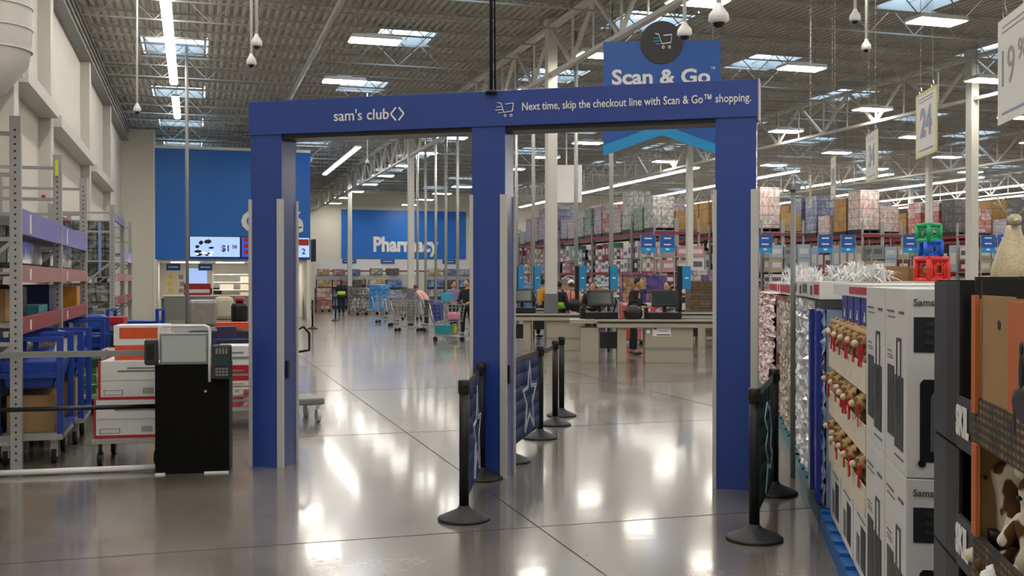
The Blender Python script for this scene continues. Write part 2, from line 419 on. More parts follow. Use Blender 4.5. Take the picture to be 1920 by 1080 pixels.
# big duct pipe in the upper left corner
x, y = pz(-8, 8.4)
b = MB(); zt = 4.9
b.tube([(0,0,zt), (0,0,hz(75, 8.4)), (0,0,hz(95, 8.4)), (-.10,0,hz(125, 8.4)), (-.3,0,hz(160, 8.4))], .27, 28)
for k in range(7): b.tube([(0,0,3.45+k*.17), (0,0,3.462+k*.17)], .277, 28)
tag(b.build('air_duct', mat('duct_white', 'd6d3ca', .45), None, (x, y, 0)), 'fat round white air duct with an elbow at the top left corner', 'duct')
# the long round pipe under the roof and the black hanger rod above the gate
b = MB(); b.tube([(3.0, 12, 7.55), (3.0, 46, 7.55)], .07, 10); tag(b.build('sprinkler_pipe', LGREY), 'long grey pipe running under the roof right of the skylights', 'pipe')
x, y = pz(921, 8.85)
b = MB(); b.tube([(x,y,3.2), (x,y,ZD-.6)], .014, 8); b.tube([(x+.035,y,3.2), (x+.02,y,5.2), (x+.04,y,ZD-.6)], .008, 6); b.tube([(x,y,3.19),(x,y,3.22)], .05, 10)
tag(b.build('gate_cable', BLACK), 'black cable dropping from the roof onto the gate header', 'cable')

# ------------------------------------------------------------------ entrance gate
GZ = -(YAW+R(14.4)); gx, gy = pz(468, 9.43)
gate = thing('entrance_gate', 'tall blue two-opening detector gate with white lettering on its header', 'gate', (gx, gy, 0), GZ)
GL = 4.40; PD = .29
def gl(px):          # along-gate distance whose front face shows at pixel column px
    best = min((abs((lambda X, Z: 960+F*X/Z)((468-960)/F*9.43+u*math.cos(R(14.4)), 9.43-u*math.sin(R(14.4)))-px), u) for u in [k*.005 for k in range(0, 960)])
    return best[1]
H1, HB = 3.22, 2.925
b = MB(); b.box(0, gl(1421), -.015, PD+.015, HB, H1); b.build('header_beam', GATE, gate, bevel=.004)
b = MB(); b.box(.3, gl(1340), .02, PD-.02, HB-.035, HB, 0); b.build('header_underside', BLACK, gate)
for px0, px1, nm in ((471, 528, 'left'), (885, 947, 'middle'), (1341, 1417, 'right')):
    a, c = gl(px0), gl(px1)
    b = MB(); b.box(a, c, 0, .012, .0, HB); b.box(a, c, PD-.012, PD, 0, HB)
    b.box(a, a+.012, .012, PD-.012, 0, HB); b.box(c-.012, c, .012, PD-.012, 0, HB, 1)
    po = b.build('gate_post', [GATE, GATES], gate)
    for x in (a, c):
        for y in (0, PD):
            tb = MB(); tb.box(x-.028+(.01 if x == a else -.012), x+.012+(.0 if x == a else .004), y-.014, y+.014, 0, 2.36); t_ = tb.build('corner_trim', TRIM, po)
    if px0 < 1000:
        b = MB(); b.box(c, c+.02, .07, .12, .78, .94); b.build('cable_clip', BLACK, po, bevel=.006)
b = MB(); b.box(gl(1421), gl(1421)+.012, -.01, PD, HB-.03, H1+.004); b.build('end_cap', TRIM, gate)
tw = 0.012
text("sam's club", .13, WHITE, gate, (gl(679), -.018, 3.06), bold=.001, fit=gl(731)-gl(628))
b = MB()                                             # the two-chevron diamond mark
xc, zc, r, w = gl(747), 3.06, .055, .014
for sgn in (-1, 1):
    b.bar((xc+sgn*.012, -.02, zc+r), (xc+sgn*(r+.004), -.02, zc), .006, w); b.bar((xc+sgn*(r+.004), -.02, zc), (xc+sgn*.012, -.02, zc-r), .006, w)
b.build('diamond_emblem', WHITE, gate)
def cart_icon(b, x0, z0, s, y, mi=0, mi2=0, w=.05):
    P = lambda a, c: (x0+a*s, y, z0+c*s)
    for q in (((-.45,.5),(-.2,.45)), ((-.2,.45),(.0,-.2)), ((.0,-.2),(.62,-.12)), ((.62,-.12),(.68,.42)), ((.68,.42),(.1,.36))):
        b.bar(P(*q[0]), P(*q[1]), .006, s*w, mi)
    for cx in (.1, .52):
        pts = [P(cx+.08*math.cos(k*math.pi/5), -.42+.08*math.sin(k*math.pi/5)) for k in range(11)]
        for u, v in zip(pts, pts[1:]): b.bar(u, v, .006, s*w*.9, mi)
    for k, (u, v) in enumerate(((-.55,-.2),(-.6,-.12),(-.42,-.1))): b.bar(P(u, .18-.2*k), P(v, .2-.2*k), .006, s*w*.9, mi2)
b = MB(); cart_icon(b, gl(946), 3.06, .12, -.02); b.build('cart_emblem', WHITE, gate)
text("Next time, skip the checkout line with Scan & Go\u2122 shopping.", .092, WHITE, gate, ((gl(980)+gl(1407))/2, -.018, 3.075), bold=.0008, fit=gl(1407)-gl(980), name='slogan_lettering')

# hanging app sign
x, y = pz(1240, 14.5); SZ = 14.5
sg = thing('hanging_sign', 'large blue hanging app sign with round dark cart badge and light blue chevron', 'sign', (x, y, 0), -(YAW+R(4)))
px2 = SZ/F; wv = 109*px2; zt, zb, zn = hz(78, SZ), hz(266, SZ), hz(240, SZ)
b = MB(); b.prism([(-wv, zt), (wv, zt), (wv, hz(275, SZ)), (0, hz(232, SZ)), (-wv, hz(272, SZ))], -.01, .01); b.build('panel', SBLUE, sg)
b = MB(); b.prism([(-wv, hz(272, SZ)), (0, hz(233, SZ)), (wv, hz(275, SZ)), (wv, hz(293, SZ)), (0, hz(254, SZ)), (-wv, hz(292, SZ))], -.012, .011); b.build('chevron', LBLUE, sg)
b = MB(); zb = hz(81, SZ); b.prism([(.0+.29*math.cos(k*math.pi/24), zb+.29*math.sin(k*math.pi/24)) for k in range(48)], -.025, -.0105); bd = b.build('badge', mat('badge_black', '2b292b', .5), sg)
b = MB(); cart_icon(b, -.0, zb+.02, .2, -.032, 0, 1, .07); b.build('cart_emblem', [WHITE, LBLUE], bd)
text("Scan & Go", .275, WHITE, sg, (-.01, -.014, hz(146, SZ)), bold=.008, fit=183*px2, ext=.002)
text("\u2122", .08, WHITE, sg, (.69, -.014, hz(132, SZ)), ext=.002)
b = MB()
for xx in (-.69, .69): b.tube([(xx, 0, zt), (xx, 0, ZD-.6)], .004, 5)
b.build('hanging_wire', GREY, sg)

# ------------------------------------------------------------------ stanchions and banners
sp = thing('barrier_post', 'x', 'barrier post')
b = MB(); b.lathe([(.18, 0), (.182, .014), (.17, .022), (.12, .045), (.06, .07), (.042, .085), (.036, .1)], 40); b.build('base', mat('cast_black', '1d1d1e', .55), sp)
b = MB(); b.tube([(0,0,.09), (0,0,.93)], .0335, 24); b.build('pole', BLKM, sp)
b = MB(); b.lathe([(.03, .86), (.041, .87), (.041, .955), (.034, .965)], 24); b.box(-.02, .02, -.052, .052, .88, .93); b.build('belt_head', BLACK, sp)
spt = tree(sp)
PS = {}
for key, px, py, lab in (('a', 870, 975, 'nearest black barrier post, left of the middle gate post'), ('b', 902, 898, 'black barrier post standing right against the middle gate post'),
        ('h', 958, 866, 'black barrier post mostly hidden behind the middle gate post'), ('c', 1013, 822, 'black barrier post at the right end of the star banner'),
        ('d', 1041, 797, 'front one of the two thick looking black barrier posts near checkouts'), ('e', 1053, 780, 'rearmost black barrier post, overlapped by the one before it'),
        ('f', 1415, 1012, 'nearest black barrier post in front of the right gate post'), ('g', 1452, 926, 'black barrier post behind the green banner beside the merchandise')):
    x, y = gp(px, py); PS[key] = (x, y)
    if key == 'a': sp.location = (x, y, 0); sp['label'] = lab
    else: dup(spt, (x, y, 0), 0, lab)
def banner(k0, k1, m, lab, logo, sag=.02, z0=.16, z1=.90):
    (x0, y0), (x1, y1) = PS[k0], PS[k1]; L = math.hypot(x1-x0, y1-y0); a = math.atan2(y1-y0, x1-x0)
    t = thing('barrier_banner', lab, 'banner', (x0, y0, 0), a)
    b = MB(); n = 16; P = []
    for i in range(n+1):
        u = .045+(L-.09)*i/n; w = .012*math.sin(i*1.3)+.02*math.sin(math.pi*i/n)
        P.append([(u, w*(1-j/6), z1-(z1-z0)*j/6-sag*math.sin(math.pi*i/n)*(1-j/6)) for j in range(7)])
    for i in range(n):
        for j in range(6): b.quad([P[i][j], P[i+1][j], P[i+1][j+1], P[i][j+1]]).smooth = True
    o = b.build('cloth', m, t, recalc=False); md = o.modifiers.new('s', 'SOLIDIFY'); md.thickness = .004; md.offset = 0
    b = MB(); b.bar((.03, 0, z1+.005), (L-.03, .0, z1+.005), .006, .05); b.build('belt', BLACK, t)
    logo(t, L, z0, z1)
    return t
NAVY = mat('banner_navy', '14315f', .7, noise=.05); GREENB = mat('banner_green', '0c3d2c', .7, noise=.05); SILV = mat('banner_silver', 'b9c0c6', .6)
def star(t, L, z0, z1):
    cx, cz, Rr = L*.5, (z0+z1)/2-.02, .37
    for side in (-.03, .04):
        b = MB()
        def ring(Ro): return [(cx+(Ro if k % 2 == 0 else Ro*.42)*math.sin(k*math.pi/5), cz+(Ro if k % 2 == 0 else Ro*.42)*math.cos(k*math.pi/5)) for k in range(10)]
        A = ring(Rr); 
        for u, v in zip(A, A[1:]+A[:1]): b.bar((u[0], side, u[1]), (v[0], side, v[1]), .004, .015)
        A = ring(Rr*.84)
        for u, v in zip(A, A[1:]+A[:1]): b.bar((u[0], side, u[1]), (v[0], side, v[1]), .004, .010)
        b.build('star_emblem', SILV, t)
def eagle(t, L, z0, z1):
    for side in (-.03, .04):
        b = MB(); c = L*.45
        pts = [(-.3,.62),(-.12,.70),(.1,.64),(.22,.5),(.16,.36),(.3,.3),(.18,.22),(-.02,.26),(-.2,.1),(-.05,.3),(-.22,.42),(-.06,.5),(-.3,.62)]
        for u, v in zip(pts, pts[1:]): b.bar((c+u[0], side, .1+u[1]), (c+v[0], side, .1+v[1]), .004, .03)
        b.build('bird_emblem', SILV, t)
banner('a', 'b', NAVY, 'navy banner with silver star hung on the two nearest posts by the middle gate post', star, z0=.1)
banner('h', 'c', NAVY, 'navy banner with an outlined silver star right of the middle gate post', star, z0=.13)
banner('f', 'g', GREENB, 'dark green banner with white bird emblem behind the right gate post', eagle, z0=.12)
(x0, y0), (x1, y1) = PS['c'], PS['d']
b = MB(); b.bar((x0, y0, .905), ((x0+x1)/2, (y0+y1)/2, .885), .006, .05); b.bar(((x0+x1)/2, (y0+y1)/2, .885), (x1, y1, .905), .006, .05)
tag(b.build('barrier_belt', BLACK), 'black belt strung between the barrier posts near the checkouts', 'belt')

# ------------------------------------------------------------------ left barrier rail and kiosk
kx, ky = gp(360, 888)
KZ = -(YAW*0.35)
kz = thing('scan_kiosk', 'black self-service kiosk with white framed touch screen and card reader', 'kiosk', (kx, ky, 0), KZ)
b = MB(); b.box(-.305, .305, 0, .42, .0, .93); b.build('cabinet', mat('kiosk_black', '060606', .6, spec=.15), kz, bevel=.006)
b = MB(); b.box(-.26, .13, -.02, .05, .93, 1.20); sb = b.build('screen_housing', mat('kiosk_grey', '7d8083', .4), kz, bevel=.01)
b = MB(); b.box(-.245, .115, -.024, -.019, .955, 1.175); b.build('screen', mat('screen_off_glass', 'a9b3b0', .12, spec=.8), sb)
b = MB(); b.tube([(-.27, .0, .98), (-.27, 0, 1.22), (-.265, 0, 1.245), (-.24, 0, 1.26), (.10, 0, 1.26), (.135, 0, 1.245), (.145, 0, 1.22), (.145, -.01, .95), (.145, -.01, .78)], .014, 10); b.build('handle_frame', WHITE, kz)
b = MB(); b.box(-.385, -.275, -.05, .03, .93, 1.15); c_ = b.build('scanner', DGREY, kz, bevel=.02)
b = MB(); b.box(-.36, -.305, -.058, -.04, .98, 1.12); b.build('scanner_window', BLACK, c_, bevel=.008)
b = MB(); b.box(.165, .33, -.06, -.01, .80, 1.10); c_ = b.build('card_reader', DGREY, kz, bevel=.02)
b = MB(); b.box(.19, .305, -.066, -.055, .92, 1.0); b.build('reader_display', mat('reader_screen', '1f3b46', .2), c_)
b = MB()
for i in range(4):
    for j in range(3): b.box(.198+i*.027, .218+i*.027, -.066, -.058, .835+j*.025, .85+j*.025)
    b.box(.198+i*.027, .214+i*.027, -.066, -.058, 1.02, 1.07, 0)
b.build('keypad', GREY, c_)
b = MB(); b.lathe([(.0, 0), (.012, 0), (.012, .01)], 14); o = b.build('lock', CHROME, kz, (.11, -.0, .70)); o.rotation_euler = (R(90), 0, 0)
b = MB(); b.box(-.3, -.22, -.05, .04, .0, .012); b.box(.1, .3, -.03, .04, 0, .012); b.build('foot_pad', WHITE, kz)
x0, y0 = gp(-60, 897); x1, y1 = gp(291, 883)
rail = thing('barrier_rail', 'low three-bar barrier rail running left from the kiosk', 'railing', (0,0,0))
b = MB(); b.tube([(x0, y0, .03), (x1, y1, .03)], .025, 10); b.build('floor_rail', WHITE, rail)
b = MB(); b.tube([(x0, y0, .56), (x1, y1, .56)], .02, 10); b.build('middle_rail', BLACK, rail)
b = MB(); b.bar((x0, y0, 1.02), (x1, y1, 1.02), .03, .05); b.build('top_rail', GREY, rail)

# ------------------------------------------------------------------ left wall rack
lx0, lx1 = -2.52, -1.46
rk = thing('storage_rack', 'tall grey pallet rack with lilac and red beams along the left wall', 'rack', (0, 0, 0))
UPR = mat('upright_grey', 'a3a3a1', .5, .2)
UM = None
for y in (9.97, 12.9, 15.8, 21.2, 24.2, 27.0):
    if UM is None:
        b = MB()
        for x in (lx0, lx1):
            b.box(x-.045, x+.045, -.04, .04, 0, 3.05); b.box(x-.07, x+.07, -.06, .06, 0, .012)
        for z in (.25, 1.1, 2.0, 2.55, 2.9): b.bar((lx0, 0, z), (lx1, 0, z), .035)
        for z0, z1 in ((.25, 1.1), (1.1, 2.0)): b.bar((lx0, 0, z0), (lx1, 0, z1), .035)
        for k in range(48): b.box(lx1-.008, lx1+.008, -.0415, -.0395, .1+k*.06, .118+k*.06, 1)
        UM = b.build('upright_frame', [UPR, DGREY], rk, (0, y, 0))
    else:
        o = UM.copy(); COL.objects.link(o); o.parent = rk; o.location = (0, y, 0)
LIL = mat('beam_lilac', '7a6cae', .3, noise=.1); ORB = mat('beam_faded_red', 'a45e55', .35, noise=.1)
ys = (9.97, 12.9, 15.8, 18.5, 21.2, 24.2, 27.0)
for i in (0, 1, 4, 5):
    for z0, z1, m in ((2.05, 2.27, LIL) if i != 4 else (2.78, 2.9, LIL), (1.63, 1.78, ORB), (1.18, 1.32, BEAMR)):
        b = MB(); b.box(lx1-.01, lx1+.04, ys[i]+.04, ys[i+1]-.04, z0, z1, 0); b.box(lx1+.0405, lx1+.045, ys[i]+.5, ys[i]+.58, z0+.02, z1-.03, 1); b.build('beam', [m, WHITE], rk)
        b = MB(); b.box(lx0, lx0+.05, ys[i]+.04, ys[i+1]-.04, z0+.02, z1, 0); b.build('beam', [BEAMR, WHITE], rk)
    for z in (2.2, 1.7, 1.24) if i != 4 else (1.7, .9):
        b = MB(); 
        for k in range(24): b.box(lx0+.05, lx1-.01, ys[i]+.06+k*.115, ys[i]+.11+k*.115, z, z+.02) if ys[i]+.11+k*.115 < ys[i+1] else None
        b.build('wire_deck', LGREY, rk)
WRAP = case_mat('wrapped_bottles', '8f958f', '6a6f6c', '2c2e30', .14, .22, .15, .55)
WRAP2 = case_mat('wrapped_packs_white', 'b9bab6', '7d7471', '3a3836', .22, .16, .2, .6)
def carton(w, d, h, m, name='carton', bev=0):
    b = MB(); b.box(-w/2, w/2, -d/2, d/2, 0, h); return b.build(name, m, bevel=bev)
def load(px, Z, w, d, h, m, lab, cat='wrapped goods', z=0, name='wrapped_load', rz=0, grp=None, pal=False, xy=None):
    x, y = xy or pz(px, Z)
    t = thing(name, lab, cat, (x, y, z), rz, grp)
    z0 = .13 if pal else 0
    b = MB(); rr = random.Random(px+int(Z*10)); nz = max(1, int(h/.22))
    for k in range(nz):
        o_ = rr.uniform(-.008, .008); b.box(-w/2+o_, w/2+o_, -d/2+rr.uniform(-.01, .01), d/2, z0+k*h/nz, z0+(k+1)*h/nz-.006)
    b.build('case_stack', m, t, bevel=.012)
    if pal:
        b = MB()
        for k in range(5): b.box(-w/2, w/2, -d/2+k*(d-.1)/4, -d/2+.1+k*(d-.1)/4, .1, .125)
        for k in range(3): b.box(-w/2+k*(w-.08)/2, -w/2+.08+k*(w-.08)/2, -d/2, d/2, .0, .1)
        b.build('pallet', mat('pallet_wood', '8d7550', .8, noise=.1), t)
    return t
load(0, 0, .8, 2.2, .34, WRAP, 'clear wrapped packs on the middle rack shelf, nearest bay', xy=(-1.98, 11.4), z=1.80)
load(0, 0, .8, 2.2, .34, WRAP2, 'clear wrapped packs on the middle rack shelf, second bay', xy=(-1.98, 14.3), z=1.80)
load(0, 0, .93, 1.3, 1.04, WRAP, 'tall stretch wrapped stack of bottle packs with blue white corner strip on the left rack', xy=(-1.98, 22.1), z=1.722)
load(0, 0, .93, 1.3, .68, WRAP2, 'stretch wrapped packs on the shelf just below the tall bottle stack', xy=(-1.98, 22.1), z=.922)
load(0, 0, .9, .9, 1.1, WRAP, 'stretch wrapped pallet of clear packs standing in the gap of the left rack', xy=(-1.98, 18.4), pal=True)
for yy, rr0 in ((21.42, 0), (21.43, 1)):
    b = MB(); b.box(0, .05, 0, .02, 0, 1.0); tag(b.build('corner_strip', mat('pale_blue_strip', '8fa8dc', .4), None, (-1.72+.23*rr0, yy, 1.73)), 'pale blue upright strip on the tall wrapped stack, %s one' % ['left', 'right'][rr0], 'strip')
b = MB(); b.box(-.3, .3, -.35, .35, 0, .32); o = b.build('television_box', BLACK, None, (-1.95, 11.6, 1.265)); tag(o, 'black boxed appliance on the low shelf of the left rack', 'box')
b = MB(); b.box(-.3, .3, -.25, .25, 0, .30); o = b.build('carton', KRAFT, None, (-1.95, 10.9, 1.265)); tag(o, 'brown carton beside the black appliance box on the left rack', 'box')
b = MB(); b.box(-.3, .3, -.35, .35, 0, .12); o = b.build('carton', mat('teal_card', '3d8796', .5), None, (-1.85, 12.4, 1.265)); tag(o, 'flat teal box on the low shelf of the left rack', 'box')
b = MB(); b.box(-.3, .3, -.3, .3, 0, .33); o = b.build('carton', mat('navy_card', '1b2a4d', .5), None, (-1.9, 13.6, 1.265)); tag(o, 'dark navy box on the second bay of the left rack', 'box')
b = MB(); b.box(-.25, .25, -.2, .2, 0, .3); o = b.build('carton', mat('yellow_card', 'c98d2f', .5), None, (-1.72, 15.2, 1.265)); tag(o, 'yellow and orange boxed goods at the end of the second bay', 'box')
load(0, 0, .8, 2.1, .55, case_mat('dark_cases', '5b4038', '3c4247', '18181a', .3, .18, .4, .5), 'dark packed cases on the floor under the left rack', xy=(-2.1, 11.5), z=0.02)
load(0, 0, .8, 2.1, .8, case_mat('plum_cases', '6b3f46', '8b7a6c', '2a2426', .3, .18, .4, .5), 'plum and brown packed cases on the floor below the second bay', xy=(-2.1, 14.3), z=0.02)

# blue stocking carts in front of the rack
bc = thing('stocking_cart', 'x', 'cart')
b = MB()
for y in (-.42, .42):
    for x in (-.26, .26): b.bar((x, y, .25), (x, y, 1.14), .055)
    b.bar((-.26, y, 1.12), (.26, y, 1.12), .04); b.bar((-.26, y, .8), (.26, y, .8), .05)
b.bar((-.26, -.42, .3), (-.26, .42, .3), .05); b.bar((.26, -.42, .3), (.26, .42, .3), .05); b.build('frame', CARTB, bc)
b = MB(); b.box(-.28, .28, -.45, .45, .22, .27); b.build('deck', LGREY, bc)
b = MB(); b.prism([(-.2, .68), (.2, .68), (.27, .93), (-.27, .93)], -.4, .4); b.build('basket', mat('tub_blue', '123a9c', .35), bc, bevel=.02)
for x in (-.2, .2):
    for y in (-.35, .35):
        b = MB(); b.tube([(x-.02, y, .065), (x+.02, y, .065)], .065, 16); w_ = b.build('wheel', RUBBER, bc); 
        b = MB(); b.box(x-.03, x+.03, y-.02, y+.02, .06, .22); b.build('wheel_fork', LGREY, w_)
bt = tree(bc)
bc.location = (*pz(66, 9.9), 0); bc.rotation_euler = (0, 0, 0); bc['label'] = 'blue stocking cart with blue tub, the nearest at left behind the rail'
dup(bt, (*pz(108, 11.0), 0), 0, 'blue stocking cart with blue tub, second behind the rail beside the rack')
dup(bt, (*pz(158, 14.2), 0), 0, 'blue stocking cart with blue tub, farthest along the rack')
dup(bt, (*pz(255, 19.0), 0), R(80), 'blue stocking cart behind the orange and white boxes')
x, y = pz(66, 9.9); b = MB(); b.box(-.2, .2, -.3, .3, 0, .34); tag(b.build('carton', KRAFT, None, (x, y, .272), bevel=.004), 'brown carton on the deck of the nearest blue cart', 'box')
x, y = pz(108, 11.0); b = MB(); b.box(-.2, .2, -.3, .3, 0, .36); tag(b.build('carton', KRAFT, None, (x, y, .272), bevel=.004), 'brown carton on the deck of the second blue cart', 'box')
x, y = pz(121, 10.65); b = MB(); b.box(-.1, .1, -.012, .0, 0, .22, 0); b.box(-.05, .03, -.014, -.012, .15, .18, 1)
o = b.build('paper_notice', [WHITE, DGREY], None, (x, y, .92)); o.rotation_euler = (R(-12), R(10), 0); tag(o, 'white printed notice clipped to the second blue cart', 'notice')

# flat cart with white and red cartons behind the kiosk
x, y = pz(252, 9.85)
fc = thing('flatbed_cart', 'grey flatbed cart under the white and red cartons beside the kiosk', 'cart', (x, y, 0), R(-6))
b = MB(); b.box(-.3, .3, -.4, .4, .2, .235); b.build('deck', LGREY, fc)
b = MB(); b.tube([(-.28, .38, .2), (-.28, .38, .95), (.28, .38, .95), (.28, .38, .2)], .016, 8); b.build('handle', CARTB, fc)
for sx in (-.24, .24):
    for sy in (-.33, .33):
        b = MB(); b.tube([(sx-.02, sy, .06), (sx+.02, sy, .06)], .06, 16); b.bar((sx, sy, .06), (sx, sy, .2), .03); b.build('caster', BLACK, fc)
def printed_box(w, d, h, name, lab, loc, rz, band=RED, face=WCARD):
    t = thing(name, lab, 'box', loc, rz)
    b = MB(); b.box(-w/2, w/2, -d/2, d/2, 0, h); bx = b.build('box_body', face, t, bevel=.003)
    b = MB(); b.box(-w/2-.002, w/2+.002, -d/2-.002, d/2+.002, 0, .025); b.box(-w/2-.003, -w/2+.018, -d/2-.003, d/2, 0, h); b.build('colour_band', band, t)
    b = MB(); yy = -d/2-.003
    b.box(-w*.05, w*.46, yy, yy+.002, h*.80, h*.83); b.box(-w*.2, w*.46, yy, yy+.002, h*.72, h*.755); b.box(-w*.45, w*.48, yy, yy+.002, h*.495, h*.5)
    for k in range(7): b.box(w*.2+k*.014, w*.2+k*.014+.007, yy, yy+.002, h*.14, h*.30)
    b.box(-w*.42, -w*.12, yy, yy+.002, h*.12, h*.13); b.box(-w*.42, -w*.12, yy, yy+.002, h*.24, h*.25)
    b.box(-w*.42, -w*.41, yy, yy+.002, h*.12, h*.25); b.box(-w*.13, -w*.12, yy, yy+.002, h*.12, h*.25)
    b.build('printing', mat('print_grey', '6a6a6c', .6), t)
    return t
printed_box(.58, .6, .34, 'printed_carton', 'white and red printed carton, lower one on the cart beside the kiosk', (x-.01, y, .237), R(-6))
printed_box(.54, .6, .345, 'printed_carton', 'white and red printed carton, upper one beside the kiosk', (x+.01, y, .579), R(-6))
ORG = mat('orange_card', 'd9542b', .5, noise=.15, nscale=14)
b = MB(); b.box(-.2, .25, -.2, .2, 0, .13, 0); b.box(-.2, .25, -.203, -.2, .02, .1, 1); tag(b.build('orange_carton', [ORG, mat('orange_red', 'd83a22', .5)], None, (x+.06, y, .926), R(-6), bevel=.004), 'orange carton lying on the white printed cartons', 'box')
b = MB(); b.box(-.2, .25, -.2, .2, 0, .18, 0); b.box(-.15, .2, -.203, -.2, .06, .16, 1); tag(b.build('orange_carton', [WCARD, ORG], None, (x+.05, y, 1.058), R(-6), bevel=.004), 'white and orange carton at the top of the stack beside the kiosk', 'box')
# goods further back between rack and kiosk
def small(px, py0, py1, Z, w, d, m, lab, name='carton', cat='box', rz=0, grp=None, bev=.004, ground=False):
    """a box whose top and bottom edges show at rows py0, py1 at distance Z"""
    x, y = pz(px, Z); z0 = hz(py1, Z); z1 = hz(py0, Z)
    if ground: z0 = 0
    b = MB(); b.box(-w/2, w/2, -d/2, d/2, 0, z1-z0)
    return tag(b.build(name, m, None, (x, y, z0), rz, bevel=bev), lab, cat, grp)
t2 = tree(fc)
dup(t2, (*pz(205, 13.4), 0), R(-5), 'grey flatbed cart loaded with detergent and snack boxes')
dz = .237
Zc = 13.4; GRN = case_mat('green_boxes', '2f8a3a', '3b7a34', 'dfe3d5', .13, .12, .5, .6); SNK = case_mat('snack_boxes', 'd98a2c', 'e7e1d3', '35312b', .12, .15, .5, .5)
for px, z0, h, w, m, lab in ((176, .237, .33, .24, GRN, 'green printed box at the left end of the loaded cart'), (209, .237, .33, .22, SNK, 'orange and cream snack box, lower one on the loaded cart'),
        (176, .572, .10, .24, mat('darkg', '1f4f2b', .5), 'dark green tray on the green box'), (211, .572, .22, .2, SNK, 'orange and cream snack box, upper one on the loaded cart'),
        (232, .237, .5, .1, mat('slate', '4a4f55', .5), 'slim dark box right of the snack boxes')):
    xx, yy = pz(px, Zc); b = MB(); b.box(-w/2, w/2, -.2, .2, 0, h); tag(b.build('grocery_box', m, None, (xx, yy, z0), R(-5), bevel=.004), lab, 'box')
small(168, 590, 619, 15.4, .42, .4, mat('blue_bag', '1b4fae', .3, noise=.3, bump=.5), 'shiny blue bagged goods on the far stocking cart', 'bagged_goods', 'bag', bev=.04)
small(205, 594, 606.9, 15.55, .45, .4, RED, 'flat red tray box above the blue bags', rz=R(-5)); small(208, 607, 619, 15.55, .28, .35, case_mat('redbx', 'a61c25', 'c8c8c4', '7a1018', .2, .12), 'red carton with pale label under the red tray')
x, y = pz(190, 15.5); b = MB(); b.box(-.45, .45, -.35, .35, 0, hz(619.5, 15.45)); tag(b.build('goods_stand', DGREY, None, (x, y, 0), R(-5)), 'dark low stand under the red and blue goods near the wall rack', 'stand')
small(300, 612, 690, 12.0, .3, .3, mat('cream_tub', 'd8c9a8', .5), 'cream carton just left behind the kiosk screen', ground=True)
# right of kiosk: loaded cart
dup(t2, (*pz(446, 12.2), 0), R(-4), 'grey flatbed cart with red and white cartons right of the kiosk')
rw = case_mat('red_white_cases', 'b32029', 'd9d4cc', '8a8a86', .2, .12, .5, .5)
for i, (z0, h, m, lab) in enumerate(((.237, .19, rw, 'red printed carton, lowest on the cart right of the kiosk'), (.43, .1, CREAMC, 'cream tray between the red cartons right of the kiosk'),
        (.532, .17, RED, 'plain red carton right of the kiosk'), (.704, .21, WCARD, 'white carton near the top right of the kiosk'))):
    xx, yy = pz(449, 12.1); b = MB(); b.box(-.22, .22, -.25, .25, 0, h); b.box(-.18, .18, -.252, -.25, h*.3, h*.45, 1); b.box(-.18, .05, -.252, -.25, h*.6, h*.7, 1)
    tag(b.build('printed_carton', [m, GREY], None, (xx, yy, z0), R(-4), bevel=.004), lab, 'box')
small(425, 612, 640, 12.8, .22, .2, mat('jersey', '33264f', .6, noise=.4, nscale=20), 'small purple and red display box behind the card reader')
small(380, 562, 612, 16.5, .42, .3, mat('silver_bag', '8f8d88', .3, noise=.4, nscale=9, bump=.6), 'grey shiny bagged chair on the carts behind the kiosk', 'bagged_goods', 'bag', bev=.05)
small(420, 556, 600, 17.5, .3, .3, mat('cream_cloth', 'c9c0a8', .8, noise=.2), 'cream bundle beside the grey bag behind the kiosk', 'bundle', 'bundle', bev=.07)
small(449, 566, 608, 17.0, .26, .22, BLACK, 'black jacket shape hanging beside the left gate post', 'jacket', 'jacket', bev=.07)
small(449, 557, 566, 17.0, .14, .14, RED, 'red cap sitting on the black jacket shape', 'cap', 'cap', bev=.03)
small(437, 604, 616, 16.2, .5, .3, ORG, 'orange box below the black jacket shape', rz=R(-5))
small(372, 590, 612, 18.5, .3, .3, WCARD, 'white box low behind the kiosk screen', ground=True)
small(107, 300, 330, 11.85, .03, .03, mat('hi_yellow', 'd4e02a', .5), 'yellow tag stuck on the second rack upright', 'tag_sticker', 'tag', bev=0)
for zz, hh, m_, lb in ((0, .95, DGREY, 'dark stand carrying the bags behind the kiosk'),):
    x, y = pz(410, 17.3); b = MB(); b.box(-.75, .75, -1.3, .6, 0, hz(612, 17.3)-.03); tag(b.build('stand', m_, None, (x, y, 0), R(-5)), lb, 'stand')
# dark framed trolley just right of the left gate post
x, y = pz(572, 12.6)
t = thing('hand_trolley', 'black tubular trolley with a big white wheel by the left gate post', 'cart', (x, y, 0), R(10))
b = MB(); b.tube([(-.16, 0, .5), (-.16, 0, .95), (-.1, 0, 1.06), (-.02, 0, 1.1), (.05, 0, 1.02), (.05, 0, .82), (-.1, 0, .8)], .016, 8); b.bar((-.12, 0, .28), (-.12, 0, .82), .05); b.build('handle', BLACK, t)
b = MB(); b.box(-.25, .15, -.3, .3, .20, .28); b.build('deck', GREY, t, bevel=.02)
for sx, sy in ((-.18, -.25), (.08, -.25), (-.18, .25), (.08, .25)):
    b = MB(); b.tube([(sx-.02, sy, .075), (sx+.02, sy, .075)], .075, 18); b.bar((sx, sy, .08), (sx, sy, .2), .03); b.build('wheel', WHITE if sx > 0 else RUBBER, t)

